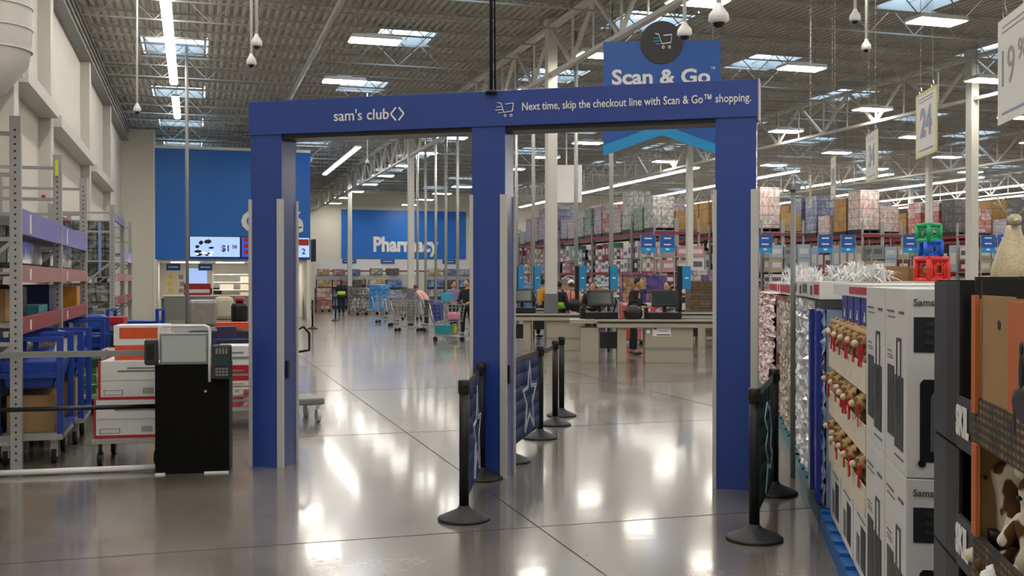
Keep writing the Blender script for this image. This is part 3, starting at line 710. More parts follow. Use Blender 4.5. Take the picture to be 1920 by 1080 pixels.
# ------------------------------------------------------------------ cafe
SY = 46.0; ax, bx_ = LX(289, SY), LX(582, SY); CT, CBm = 7.05, 2.5
b = MB(); b.box(ax, bx_, SY, SY+12, CBm, CT); o = b.build('wall_cafe', [BLUEW]); struct(o)
b = MB(); b.box(ax, bx_, SY-.03, SY+12, CT, CT+.12); struct(b.build('trim_%d' % (n+1), WHITE)); n += 1
b = MB(); b.box(ax, bx_, SY+5.8, SY+6, 0, CBm); b.box(bx_-.15, bx_, SY+.0, SY+6, 0, CBm); b.box(ax, ax+.1, SY, SY+6, 0, CBm); struct(b.build('wall_cafe_inner', CREAMP))
b = MB(); b.box(ax+.1, bx_-.15, SY+.3, SY+5.8, 2.44, 2.5); struct(b.build('wall_cafe_soffit', WHITE))
for k in range(3):
    b = MB(); b.box(-.6, .6, -.15, .15, 0, .02); tag(b.build('cafe_light', STRIPM, None, (ax+1.2+1.9*k, SY+3, 2.41)), 'recessed lamp in the cafe ceiling behind the blue wall', 'ceiling light', 'cafe ceiling lights')
cl = text("Caf\u00e9", 1.25, WHITE, None, ((LX(453, SY)+LX(567, SY))/2, SY-.04, HY(417, 2, SY)), bold=.035, ext=.03, name='cafe_lettering', fit=LX(569, SY)-LX(452, SY)); tag(cl, 'white cafe lettering on the blue wall, mostly behind the left gate post', 'sign')
def screen(pa, pb, py0, py1, m, lab, extra=None):
    xa, xb = LX(pa, SY), LX(pb, SY); z0, z1 = HY(py1, 1, SY), HY(py0, 1, SY)
    t = thing('menu_screen', lab, 'screen', ((xa+xb)/2, SY-.08, z0)); w = (xb-xa)/2
    b = MB(); b.box(-w, w, 0, .06, 0, z1-z0); b.build('case', BLACK, t)
    b = MB(); b.box(-w+.03, w-.03, -.006, 0, .03, z1-z0-.03); b.build('display', m, t)
    return t, w, z1-z0
scm = mat('screen_sky', '9db9ea', .3, emit=.28); scb = mat('screen_blue', '2743a8', .3, emit=.3)
t, w, h = screen(355, 451, 443, 483, scm, 'lit menu screen with dark food pictures and a price on the blue wall')
b = MB(); rr = random.Random(3)
for k in range(9): b.ball((-w*.9+rr.random()*w*.9, -.008, .1+rr.random()*(h-.25)), (.05+rr.random()*.12, .004, .04+rr.random()*.06), sub=1)
b.build('food_picture', mat('screen_dark', '1b2338', .4), t)
b = MB()
for k in range(5): b.ball((-w*.8+rr.random()*w*.7, -.010, .08+rr.random()*.3), (.09, .004, .05), sub=1)
b.build('drink_picture', mat('screen_white', 'e8eefc', .4, emit=.3), t)
text("$1", .36, mat('screen_navy', '223a7a', .4), t, (w*.42, -.01, h*.42), bold=.008); text("58", .2, MATS['screen_navy'], t, (w*.76, -.01, h*.5), bold=.006)
t, w, h = screen(452, 556, 443, 483, scb, 'lit dark blue menu screen left of the left gate post')
b = MB(); 
for k in range(3): b.box(-w+.12, -w+.42, -.01, -.007, .15+.26*k, .33+.26*k)
b.build('food_picture', RED, t)
b = MB(); 
for k in range(4): b.box(-w+.6, -w+1.7, -.01, -.007, .17+.19*k, .2+.19*k)
b.build('menu_text', mat('screen_pale', '8fa6e0', .4), t)
t, w, h = screen(557, 581, 443, 483, scm, 'lit menu screen with red top at the right end of the blue wall')
b = MB(); b.box(-w+.05, w-.05, -.01, -.007, h*.6, h*.9); b.build('food_picture', RED, t); text("2", .35, MATS['screen_navy'], t, (0, -.01, h*.3), bold=.006)
x = LX(587, SY); b = MB(); b.box(-.06, .06, -.5, .5, 0, .95); tag(b.build('wall_television', BLACK, None, (x+.1, SY+.8, 2.45)), 'black television seen edge-on at the end of the blue wall', 'television')
# cafe counter and kit
b = MB(); xa, xb = LX(305, SY), LX(560, SY+1)
t = thing('cafe_counter', 'long grey cafe counter under the blue wall', 'counter', (0, 0, 0))
b.box(xa, xb, SY+1.4, SY+2.1, 0, .95); b.build('body', mat('steel_front', '8d8c86', .45, .3), t)
b = MB(); b.box(xa-.03, xb+.03, SY+1.35, SY+2.15, .95, 1.0); b.build('worktop', WHITE, t)
b = MB(); b.box(-.55, .55, -.35, .35, 0, .5); b2 = b
t = thing('drink_machine', 'red drink machine with a lit picture panel on the cafe counter', 'drink machine', (LX(370, SY+1.5), SY+1.75, 1.0))
b2.build('body', RED, t); b = MB(); b.box(-.5, .4, -.02, .3, .5, 1.15); b.build('picture_panel', scm, t)
b = MB(); b.box(-.5, .5, -.37, -.35, .1, .25); b.build('dispenser', WHITE, t)
t = thing('shelf_rack', 'white wire shelf rack inside the cafe', 'shelf', (LX(445, SY+2), SY+4, 0))
b = MB()
for sx in (-1.0, 1.0):
    for yy in (-.25, .25): b.bar((sx, yy, 0), (sx, yy, 2.0), .05)
b.build('post_frame', LGREY, t)
for z in (.5, .85, 1.2, 1.55, 1.9): b = MB(); b.box(-1.0, 1.0, -.25, .25, z-.02, z+.02); b.build('shelf', WHITE, t)
for i, z in enumerate((1.22, 1.57, 1.22, .87)):
    b = MB(); b.box(-.3, .3, -.2, .2, 0, .24); tag(b.build('supply_box', CREAMC, None, (LX(445, SY+2)+(.5 if i != 2 else -.4), SY+4, z)), 'pale supply box on the cafe shelf rack', 'box', 'supply boxes on the cafe shelf')
t = thing('notice_board', 'cluster of small papers pinned to the cream wall left of the cafe counter', 'notice board', (LX(322, SY), SY+5.78, 0))
b = MB(); b.box(-.9, .9, -.02, 0, .9, 2.0); b.build('board', CREAMC, t)
for i in range(9):
    b = MB(); xx, zz = -.7+.5*(i % 3)+.05*(i % 2), 1.05+.32*(i//3); b.box(xx-.1, xx+.1, -.03, -.021, zz, zz+.2); b.build('paper', [WHITE, mat('yellow_card2', 'd9c83c', .5), GREY][i % 3 if i != 4 else 1], t)
for px, lab in ((325, 'small blue direction sign above the notice papers'), (385, 'small blue direction sign above the drink machine')):
    x = LX(px, SY+1); b = MB(); b.box(-.28, .28, -.02, 0, 0, .28, 0); b.box(-.2, .2, -.024, -.02, .12, .17, 1); tag(b.build('direction_sign', [SBLUE, WHITE], None, (x, SY+1, 2.05)), lab, 'sign')
b = MB(); b.box(-.3, .3, -.3, .3, 0, .3); tag(b.build('fryer', mat('oven_dark', '3a2a20', .4), None, (LX(405, SY+2), SY+4.6, 1.0+.0)), 'dark oven at the back of the cafe', 'oven')
b = MB(); b.box(-.35, .35, -.3, .3, 0, 1.0); tag(b.build('oven_stand', LGREY, None, (LX(405, SY+2), SY+4.6, 0)), 'steel stand below the dark cafe oven', 'stand')
dup(spt, (*pz(305, 40), 0), 0, 'lone black barrier post far left in front of the cafe')
dup(spt, (*pz(586, 36), 0), 0, 'black barrier post seen just right of the left gate post, far off'); dup(spt, (*pz(629, 43), 0), 0, 'black barrier post far off beside the person in the yellow vest')
# equipment on the left wall near its far end
b = MB(); b.box(-.12, .12, -.35, .35, 0, .95); tag(b.build('electric_cabinet', GREY, None, (XL+.13, 31, 1.4)), 'grey electrical cabinet on the left wall', 'cabinet')
t = thing('hose_reel', 'round black reel fixed on the left wall near the cabinet', 'hose reel', (XL, 34.5, 1.8)); b = MB(); b.tube([(0,0,0), (.28,0,0)], .33, 20); b.build('drum', BLACK, t); b = MB(); b.tube([(.28,0,0), (.34,0,0)], .1, 14); b.build('hub', DGREY, t)
for px, py, s in ((44, 266, 10.4), (164, 368, 20.5)):
    z = HY(py, XL, s); b = MB(); b.tube([(0,0,0), (.06,0,0)], .035, 12); tag(b.build('alarm_bell', RED, None, (XL+.22, s, z)), 'small red round alarm fitting on the %s of the left wall' % ('near pilaster' if px < 100 else 'far stretch'), 'alarm')

# ------------------------------------------------------------------ back wall: pharmacy
PX0, PX1 = LX(640, YB), LX(873, YB)
b = MB(); b.box(PX0, PX1, YB-.12, YB-.001, HY(485, 15, YB), HY(395, 15, YB)); tag(b.build('blue_fascia', BLUEW), 'wide blue fascia high on the far wall behind the pharmacy lettering', 'wall panel')
pl = text("Pharmacy", 1.5, WHITE, None, ((LX(698, YB)+LX(820, YB))/2, YB-.15, HY(460, 15, YB)), bold=.06, ext=.02, name='pharmacy_lettering', fit=LX(820, YB)-LX(698, YB)); tag(pl, 'white pharmacy lettering on the far blue fascia', 'sign')
b = MB(); b.box(LX(600, YB-3), LX(876, YB-3), YB-3.05, YB-3, 2.35, HY(487, 15, YB-3), 0); b.box(LX(600, YB-3), LX(876, YB-3), YB-3.08, YB-3.05, 2.25, 2.35, 1)
o = b.build('trim_%d' % (n+1), [WHITE, BEAMR]); struct(o); n += 1
for px in (655, 727, 842):
    x = LX(px, YB-3.1); b = MB(); b.box(-.5, .5, -.03, 0, 0, .3, 0); b.box(-.35, .35, -.034, -.03, .13, .18, 1); tag(b.build('department_sign', [SBLUE, WHITE], None, (x, YB-3.1, 2.85)), 'small blue sign on the white band, %s' % {655: 'left of the three', 727: 'middle of the three', 842: 'right of the three'}[px], 'sign')
# gondola shelves in front of the back wall
rr = random.Random(11)
PK = [case_mat('pk_a', '8d9ab5', 'b9b2c4', '5a5a66', .2, .15, .5, .4), case_mat('pk_b', 'a85a52', 'c9b9a6', '5a4a46', .22, .15, .5, .4), case_mat('pk_c', '6e7f74', 'b9b19a', '44463e', .2, .17, .5, .45),
      case_mat('pk_d', 'b98f4a', 'd2c9b9', '6a5a44', .3, .2, .5, .4), case_mat('pk_e', '35588f', '8fa3c4', '2b3a5c', .2, .14, .5, .4), case_mat('pk_f', '6b6460', '4a4644', '2c2a2a', .2, .15, .5, .4)]
GN = ['blue-grey', 'red and tan', 'grey-green', 'yellow-tan', 'bright blue', 'dark grey']
gsrc = []
for m in PK:
    b = MB(); b.box(-.42, .42, -.25, .25, 0, .42); o = b.build('packed_goods', m); gsrc.append(o)
used = [False]*6
def goods(i, x, y, z, rz, lab, grp, s=1):
    o = gsrc[i]
    if used[i]: o = o.copy(); COL.objects.link(o)
    used[i] = True; o.location = (x, y, z); o.rotation_euler = (0,0,rz); o.scale = (s, s, s); tag(o, lab, 'packed goods', grp)
for gi, (pa, pb, s) in enumerate(((592, 690, 63), (690, 780, 58), (800, 905, 60))):
    xa, xb = LX(pa, s), LX(pb, s)
    t = thing('gondola_shelf', 'long low shelving unit below the pharmacy wall, %s' % ['left one', 'middle one behind the carts', 'right one'][gi], 'shelving', ((xa+xb)/2, s, 0))
    w = (xb-xa)/2
    b = MB(); b.box(-w, w, -.03, .03, 0, 1.95); b.build('back_panel', LGREY, t)
    for z in (.15, .7, 1.25): b = MB(); b.box(-w, w, -.55, 0, z-.03, z); b.build('shelf', DGREY, t)
    k = int(2*w/.9)
    for j in range(k):
        for z in (.15, .7, 1.25): goods(rr.randrange(6), (xa+xb)/2-w+.45+.9*j, s-.28, z+.001, 0, '', '')
        goods(rr.randrange(6), (xa+xb)/2-w+.45+.9*j, s, 1.951, 0, '', '', .8)
for o in [o for o in bpy.data.objects if o.name.startswith('packed_goods')]:
    nm = GN[[m.name for m in PK].index(o.data.materials[0].name)]
    o['label'] = nm+' packed goods on the low shelving below the pharmacy wall'; o['group'] = nm+' goods under the pharmacy'
load(708, 52, 1.0, 1.0, 1.3, case_mat('water_blue', '3d8ed6', '6db3e8', '1c4f8f', .25, .3, .25, .3), 'blue stack of bottled water packs near the back wall', rz=0, pal=True)
load(672, 51, .9, 1.0, 1.15, WRAP2, 'grey wrapped stack left of the blue water stack', pal=True)
load(606, 56, .8, 1.0, 1.1, PK[1], 'tan and red stack of goods behind the far barrier posts', pal=True)
load(1040, 58, 1.6, 1.0, 1.5, PK[3], 'yellow-tan stack of goods beyond the pink-clad shopper', pal=True)
load(985, 52, 1.6, 1.0, 1.4, PK[4], 'bright blue stack of goods beyond the left checkout lane', pal=True)

# ------------------------------------------------------------------ warehouse racks with goods
RY0 = 46.5
def rack_row(l0, w, nb, lab):
    t = thing('warehouse_rack', lab, 'rack', (l0, RY0, 0))
    um = None
    for i in range(nb+1):
        if um is None:
            b = MB()
            for x in (0, w/2-.05, w/2+.05, w): b.box(x-.045, x+.045, -.04, .04, 0, 5.2 if i else 4.6)
            for z in (.4, 1.6, 2.8, 4.0): b.bar((0, 0, z), (w, 0, z), .035)
            um = b.build('upright_frame', UPR, t)
        else: o = um.copy(); COL.objects.link(o); o.parent = t; o.location = (0, i*2.75, 0)
    for z0, z1 in ((3.82, 3.95), (1.95, 2.05)): b = MB(); b.box(-.02, w+.02, -.06, -.0, z0, z1); b.build('end_beam', BEAMR, t)
    bm_ = None
    for i in range(nb):
        for x in (0, w):
            for z in (3.88, 2.0):
                if bm_ is None: b = MB(); b.box(-.03, .03, .05, 2.7, -.06, .07); bm_ = b.build('beam', BEAMR, t, (x, i*2.75, z))
                else: o = bm_.copy(); COL.objects.link(o); o.parent = t; o.location = (x, i*2.75, z)
        for z in (3.95, 2.07, 1.45, .9) if True else ():
            b = MB(); b.box(.04, w-.04, .04, 2.71, z-.03, z); b.build('shelf_deck', LGREY, t, (0, i*2.75, 0)) if i < 4 or z > 3 or l0 < 22 else b.bm.free()
    return t
CASES = [('pale lavender', case_mat('c1', 'c9c2cf', 'b7a9b9', '776d7a', .25, .2, .5, .35)), ('pink and white', case_mat('c2', 'd2b7b0', 'd4cec8', '8a6a66', .3, .22, .5, .35)),
         ('white wrapped', case_mat('c3', 'd0cfca', 'bdbcb8', '6a6a68', .3, .25, .35, .45)), ('brown cardboard', case_mat('c4', 'a8824f', 'b48f5c', '6b5030', .45, .45, .7, .15)),
         ('red and white', case_mat('c5', 'c96a64', 'd9d0ca', '8d3a3a', .3, .16, .5, .4)), ('blue-grey', case_mat('c6', '7b86a8', 'a9adb9', '41465c', .24, .2, .4, .4)),
         ('green and grey', case_mat('c7', '8aa38f', 'a9b3a6', '4d5f52', .3, .25, .4, .4)), ('dark grey', case_mat('c8', '55565a', '6d6a68', '2a2a2c', .3, .22, .5, .4))]
csrc = []
for nm, m in CASES:
    t = thing('pallet_load', nm+' cases stacked on a pallet on top of the warehouse racks', 'pallet load'); 
    b = MB(); b.box(-.55, .55, -.5, .5, .13, 1.13); b.build('case_stack', m, t)
    b = MB(); b.box(-.57, .57, -.52, .52, 0, .03)
    b.box(-.57, .57, -.52, .52, .1, .13)
    for xx in (-.5, 0, .5): b.box(xx-.05, xx+.05, -.52, .52, .03, .1)
    b.build('pallet', DGREY, t); csrc.append(tree(t))
cused = [False]*8
def pload(i, x, y, z, h, w=1.0, rz=0, grp='top of the warehouse racks'):
    if any(abs(x-cx) < .8 and abs(y-cy) < .8 for cx in GX for cy in (44, 62.3)): return
    nm = CASES[i][0]; lab = '%s cases stacked on a pallet on %s' % (nm, grp)
    if not cused[i]: o = csrc[i][0]; cused[i] = True; o.location = (x, y, z); o.rotation_euler = (0,0,rz)
    else: o = dup(csrc[i], (x, y, z), rz)
    o['label'] = lab; o['group'] = nm+' pallet loads, '+grp; o.scale = (w, 1.05, h)
ssrc = []
SM = [('white', mat('s1', 'd4d3cf', .5)), ('grey', mat('s2', '8d9093', .5)), ('pale blue', mat('s3', 'a9bccb', .5)), ('black', mat('s4', '242426', .5)), ('beige', mat('s5', 'b9a98b', .6)), ('pink', mat('s6', 'c98d92', .5)), ('teal', mat('s7', '6fa59c', .5)), ('dark red', mat('s8', '7d3236', .5))]
for nm, m in SM: 
    b = MB(); b.box(-.5, .5, -.5, .5, 0, 1); b.box(-.35, .35, -.505, .505, .3, .7, 1); b.box(-.505, .505, -.35, .35, .3, .7, 1); ssrc.append(b.build('shelf_carton', [m, mat('print_'+nm, {'black': 'c9c9c9', 'white': '6d5f78'}.get(nm, 'dad6ce'), .5, noise=.3, nscale=12)]))
sused = [False]*8; scount = [0]
SB = []
def sbox(i, x, y, z, w, d, h, grp):
    SB.append((math.hypot(x, y)+(8 if y > RY0 else 0), i, x, y, z, w, d, h, grp))
def sbox_real(i, x, y, z, w, d, h, grp):
    o = ssrc[i]
    if sused[i]: o = o.copy(); COL.objects.link(o)
    sused[i] = True; o.location = (x, y, z); o.scale = (w, d, h)
    tag(o, '%s carton on %s' % (SM[i][0], grp), 'carton', '%s cartons on %s' % (SM[i][0], grp))
rr = random.Random(5)
names = ['first warehouse rack row, its long side facing the checkouts', 'second warehouse rack row', 'third warehouse rack row', 'fourth warehouse rack row', 'fifth warehouse rack row', 'sixth warehouse rack row']
rowsl = [20.9+5.7*k for k in range(6)]
for k, l0 in enumerate(rowsl):
    nb = 10 if k == 0 else 6
    rack_row(l0, 2.3, nb, 'grey and red '+names[k]); G = names[k].split(',')[0]
    for i in range(nb):
        for j in range(2):
            y = RY0+i*2.75+.75+1.25*j
            w_ = [0, 1, 2, 0, 5, 3, 1, 6, 4, 2] if k == 0 else [3, 4, 2, 1, 3, 5, 7, 0, 3, 1]
            pload(rr.choice(w_), l0+.58, y, 3.955, rr.choice((.75, 1.0, 1.25, 1.7, 2.0) if k else (.8, 1.1, 1.5, 1.9)), 1.0, grp='top of the '+G)
            if i < 1 or (k == 5): pload(rr.choice(w_), l0+1.75, y, 3.955, rr.choice((.9, 1.3, 1.8, 2.0)), 1.0, grp='top of the '+G)
        if k == 0:
            for z in (0.0, .9, 1.45, 2.07, 2.75):
                y = RY0+i*2.75+.1
                while y < RY0+(i+1)*2.75-.45:
                    d = rr.uniform(.35, .6); hgt = rr.uniform(.3, .46) if z > .1 else rr.uniform(.6, .8)
                    if z == 2.07: hgt = rr.uniform(.5, .67)
                    if z == 2.75: hgt = rr.uniform(.4, .9)
                    if rr.random() < .9: sbox(rr.choice([0, 0, 1, 2, 0, 3, 4, 5, 6, 0, 7]), l0+.4, y+d/2, z+.002, .7, d-.04, hgt, 'the long side of the first rack row')
                    y += d
        elif i < 3:
            for z in (0.0, .9, 1.45, 2.07):
                for q in range(4):
                    hgt = rr.uniform(.35, .5) if z < 2 else rr.uniform(.9, 1.5)
                    if z == 0: hgt = .82
                    sbox(rr.choice([0, 1, 3, 4, 4, 7, 5, 2]), l0+.4, RY0+i*2.75+.4+.66*q, z+.002, .7, .6, hgt, 'the aisle side of the '+G)
    for z in (0.0, .9, 1.45, 2.07, 2.75):     # end bay facing the camera
        for q in range(3):
            sbox(rr.choice([0, 1, 3, 4, 4, 7, 5, 2]), l0+.4+.75*q, RY0-.42, z+.002 if z else 0, .68, .6, .8 if z == 0 else rr.uniform(.3, .5) if z < 2 else rr.uniform(.5, .66), 'the end of the '+G)
    b = MB()
    for z in (.87, 1.42, 2.04, 2.72): b.box(l0, l0+2.3, RY0-.75, RY0-.07, z-.02, z+.025)
    for x in (l0, l0+2.3): b.bar((x, RY0-.72, 0), (x, RY0-.72, 3.0), .05)
    tag(b.build('end_display_shelf', LGREY), 'grey end shelf at the front of the '+G, 'shelf')
SB.sort(key=lambda q: q[0])
for q in SB[:290]: sbox_real(*q[1:])
b = MB()
for q in SB[290:]:
    _, i, x, y, z, w, d, h, g_ = q
    b.box(x-w/2, x+w/2, y-d/2, y+d/2, z, z+h, i); b.box(x-w/2-.004, x+w/2+.004, y-d*.35, y+d*.35, z+h*.3, z+h*.7, 8)
o = b.build('shelf_goods', [m for _, m in SM]+[bpy.data.materials['print_white']]); tag(o, 'mass of small mixed cartons filling the deeper warehouse rack shelves', 'cartons'); o['kind'] = 'stuff'
# aisle signs
for px, lab in ((1215, 'left one behind the raised box tower'), (1251, 'beside the first, half hidden by a column'), (1434, 'just right of the gate'), (1547, 'left one of the pair above the white bows'), (1590, 'right one of the pair above the white bows'),
                (1706, 'half hidden by the white column near the gift box lights'), (1852, 'right of the thick white column'), (1883, 'rightmost, beside the gold figure')):
    s = 44.5; x = LX(px, s); Z = x*SN+s*CN; u = Z/F; w = 14*u
    t = thing('aisle_sign', 'blue aisle sign, '+lab, 'sign', (x, s, 0), -R(9)); z0, z1 = hz(474, Z), hz(440, Z)
    b = MB(); b.box(-w, w, -.03, .03, z0+.28*(z1-z0)*1, z1, 0); b.build('panel', SBLUE, t)
    b = MB(); b.box(-w, w, -.031, .031, z0, z0+.28*(z1-z0)); b.build('foot_panel', LBLUE, t)
    b = MB()
    for q in range(2): b.box(-w*.5, w*.5, -.035, -.03, z1-.2-.28*q, z1-.14-.28*q)
    b.box(-w*.25, w*.25, -.036, -.031, z0+.12, z0+.2); b.build('printing', WHITE, t)
    b = MB(); b.bar((-w, 0, 0), (-w, 0, z1), .04); b.bar((w, 0, 0), (w, 0, z1), .04); b.build('leg_frame', LGREY, t)

# ------------------------------------------------------------------ checkout lanes
def lane(px, Zn, L, lab, rz=None, cab=True):
    x, y = pz(px, Zn)
    t = thing('checkout_counter', lab, 'checkout counter', (x, y, 0), rz if rz is not None else -YAW+R(-3))
    b = MB(); b.box(0, L, -.05, .75, .78, .86); b.box(.55, L, -.07, .77, .70, .78); tp = b.build('counter_top', TAN, t, bevel=.008)
    b = MB(); b.box(.55, L+.01, -.075, -.055, .795, .825); b.build('bumper_strip', DGREY, tp)
    b = MB(); b.box(.5, L-.4, .15, .6, .86, .868); b.build('conveyor_belt', RUBBER, tp)
    for xx in (.22, .95): b = MB(); b.box(xx, xx+(.36 if xx < .5 else .18), .0, .65, 0, .70); b.build('pedestal', TAN, t, bevel=.006)
    b = MB(); b.box(1.5, min(L, 2.45), .0, .7, 0, .70); cb_ = b.build('cabinet', TAN, t, bevel=.006)
    b = MB(); b.box(1.5, min(L, 2.45), -.006, 0, .26, .31); b.build('kick_groove', GREY, cb_)
    b = MB(); b.box(.62, .95, .05, .5, .28, .60); b.build('cash_box', BLACK, t)
    return t, x, y
def loc(t, u, v, w):
    r = t.rotation_euler.z; return (t.location.x+u*math.cos(r)-v*math.sin(r), t.location.y+u*math.sin(r)+v*math.cos(r), w)
ln1, x, y = lane(1068, 21.3, 3.3, 'taupe checkout counter with posted white notice, the nearest behind the gate')
b = MB(); b.box(0, .36, -.006, -.001, 0, .25, 0); b.box(.02, .08, -.008, -.006, .14, .23, 1); b.box(.08, .34, -.008, -.006, .02, .04, 1); b.box(.12, .3, -.008, -.006, .1, .11, 1)
tag(b.build('paper_notice', [WHITE, DGREY], None, loc(ln1, 1.65, -.006, .53), ln1.rotation_euler.z), 'white printed notice taped on the nearest checkout counter', 'notice')
b = MB(); b.tube([(0, 0, 0), (0, -.02, 0)], .04, 16); tag(b.build('round_sticker', WHITE, None, loc(ln1, 1.56, -.01, .62), ln1.rotation_euler.z), 'small round white button left of the taped notice', 'button')
ln2, x, y = lane(905, 25.0, 2.45, 'taupe checkout counter left of the nearest one, partly behind the banner'); 
ln3, x, y = lane(1235, 26.0, 2.9, 'taupe checkout counter carrying the blue club pack', cab=True)
ln4, x, y = lane(960, 29.5, 2.2, 'taupe checkout counter in the third row behind the gate')
# registers
def register(loc_, rz, lab, sc=1):
    t = thing('cash_register', lab, 'cash register', loc_, rz)
    b = MB(); b.box(-.3, .3, -.2, .2, 0, .12); b.build('printer_base', BLACK, t, bevel=.01)
    b = MB(); b.box(-.03, .03, .05, .1, .12, .3); b.build('stand', BLACK, t)
    b = MB(); M = Matrix.Translation((0, 0, .36)) @ Matrix.Rotation(R(-15), 4, 'X'); b.box(-.24, .24, -.03, .03, -.14, .16, 0, M); s_ = b.build('monitor', BLACK, t, bevel=.01)
    b = MB(); b.box(-.20, .20, -.034, -.030, -.10, .12, 0, M); b.build('screen', mat('register_screen', '2b3636', .2), s_)
    b = MB(); b.tube([(.25, 0, .1), (.3, -.05, .3), (.27, -.1, .38)], .015, 6); b.box(-.38, -.3, -.1, .05, 0, .2); b.build('hand_scanner', BLACK, t)
    t.scale = (sc, sc, sc); return t
register(loc(ln1, .62, .5, .868), ln1.rotation_euler.z+R(10), 'black cash register with raised monitor on the nearest counter, left one', 1.1)
register(loc(ln1, 1.92, .35, .868), ln1.rotation_euler.z-R(5), 'black cash register with tilted green-grey screen on the nearest counter, right one', 1.1)
register(loc(ln2, .9, .4, .868), ln2.rotation_euler.z, 'black cash register on the left counter seen beside the middle gate post', 1.1)
register(loc(ln4, 1.2, .4, .868), ln4.rotation_euler.z, 'black cash register on the third-row counter')
# handbag, club pack, bags
x, y, z = loc(ln3, 1.65, .3, .868)
t = thing('soda_pack', 'blue and white carton pack on the right checkout counter', 'carton', (x, y, z), ln3.rotation_euler.z); b = MB(); b.box(-.2, .2, -.15, .15, 0, .22); b.build('carton', mat('pack_blue', '1f49a8', .4), t, bevel=.01)
b = MB(); b.box(-.16, .16, -.12, .12, .22, .4); b.build('rolls', WHITE, t, bevel=.04); b = MB(); b.box(-.1, .1, -.155, -.15, .04, .16); b.build('printing', WHITE, t)
# lane markers and power poles
for px, Z, lab, dark in ((1280, 22.5, 'nearest, on a thick black pole behind the right cash register', 1), (1145, 24.5, 'on the pole left of the person in black', 0), (1087, 27, 'beside the woman in pink', 1), (1003, 30, 'just left of the white column', 0), (973, 33, 'at the edge of the middle gate post', 0)):
    x, y = pz(px, Z); u = Z/F
    t = thing('lane_marker', 'upright blue lane marker, '+lab, 'lane marker', (x, y, 0), -YAW)
    b = MB(); b.box(-.02, .16, -.09, .09, hz(542, Z), hz(499, Z)); b.build('blue_panel', mat('marker_blue', '1a86bd', .4), t, bevel=.008)
    b = MB(); b.box(-.12 if dark else -.04, -.02, -.05, .05, hz(575, Z) if dark else .9, hz(499, Z)); b.build('support', BLACK, t); b = MB(); b.bar((-.05, 0, 0), (-.05, 0, 1.3), .06); b.build('pole', BLACK, t)
    b = MB(); b.box(.03, .11, -.094, -.091, hz(520, Z)-.03, hz(520, Z)); b.build('printing', WHITE, t)
for px, Z in ((1146, 25.6), (1080, 28.2), (1000, 31.5), (968, 33), (858, 38.5), (836, 40.9), (817, 42.7), (798, 44.7), (783, 46.4)):
    vpipe(px, Z, 0, ZD-.1, .055, 'slim grey power pole rising to the roof, %s' % ('behind the checkout counters' if px > 900 else 'in the cluster before the pharmacy lettering'), grp='power poles '+('behind the counters' if px > 900 else 'before the pharmacy'))
# merchandise towers behind the checkouts
TW = case_mat('royal_boxes', '2a2f9a', 'b98d5a', '1a1a55', .3, .33, .4, .5); SR = case_mat('striped_red', 'c02a32', 'e0d8d2', 'c02a32', .12, 1.0, .4, .1)
load(1205, 27.5, 1.2, .8, .95, SR, 'red and white striped cartons behind the person in black', rz=-YAW, pal=True)
load(1205, 27.5, 1.15, .7, .75, TW, 'royal blue snack boxes stacked on the striped cartons', rz=-YAW, z=1.082)
load(1124, 28.5, .3, .4, 1.3, TW, 'narrow royal blue tower behind the monitors', rz=-YAW, pal=True)
load(1318, 29.4, .8, .8, 1.5, case_mat('brown_cases', '5f4a33', '6f5a40', '2f2418', .28, .12, .6, .3), 'tall brown case stack at the right gate post', rz=-YAW, pal=True)
load(1318, 29.4, .8, .6, .3, case_mat('mixed_packs', '6b4a8a', 'c9c2b8', '3f3a44', .2, .15, .4, .4), 'mixed purple packs on the brown case stack', rz=-YAW, z=1.632)
# white hanging unit high behind the column
x, y = pz(1062, 40); b = MB(); b.box(-.55, .55, -.5, .5, 0, 1.4); b.tube([(0, 0, 1.4), (0, 0, ZD-hz(382, 40))], .03, 6); tag(b.build('heater_unit', WHITE, None, (x, y, hz(382, 40)), -YAW, bevel=.05), 'white boxy heater unit hanging behind the nearest column', 'heater')

# ------------------------------------------------------------------ people
SKIN = mat('skin_mid', 'b98a6b', .6); SKIND = mat('skin_dark', '6b4630', .6); HAIRB = mat('hair_black', '15110f', .7); HAIRL = mat('hair_brown', '4a3424', .7)
def skin_mesh(nodes, edges, sub=1):
    me = bpy.data.meshes.new('t'); keys = list(nodes); ix = {k: i for i, k in enumerate(keys)}
    me.from_pydata([nodes[k][0] for k in keys], [(ix[a], ix[c]) for a, c in edges], []); o = bpy.data.objects.new('t', me); COL.objects.link(o)
    m = o.modifiers.new('s', 'SKIN'); sv = me.skin_vertices[0].data
    for k in keys:
        r = nodes[k][1]; sv[ix[k]].radius = r if isinstance(r, tuple) else (r, r); sv[ix[k]].use_root = False
    sv[0].use_root = True; m.use_smooth_shade = True
    s = o.modifiers.new('u', 'SUBSURF'); s.levels = sub; s.render_levels = sub
    bpy.context.view_layer.update()
    out = bpy.data.meshes.new_from_object(o.evaluated_get(bpy.context.evaluated_depsgraph_get()))
    bpy.data.objects.remove(o); return out
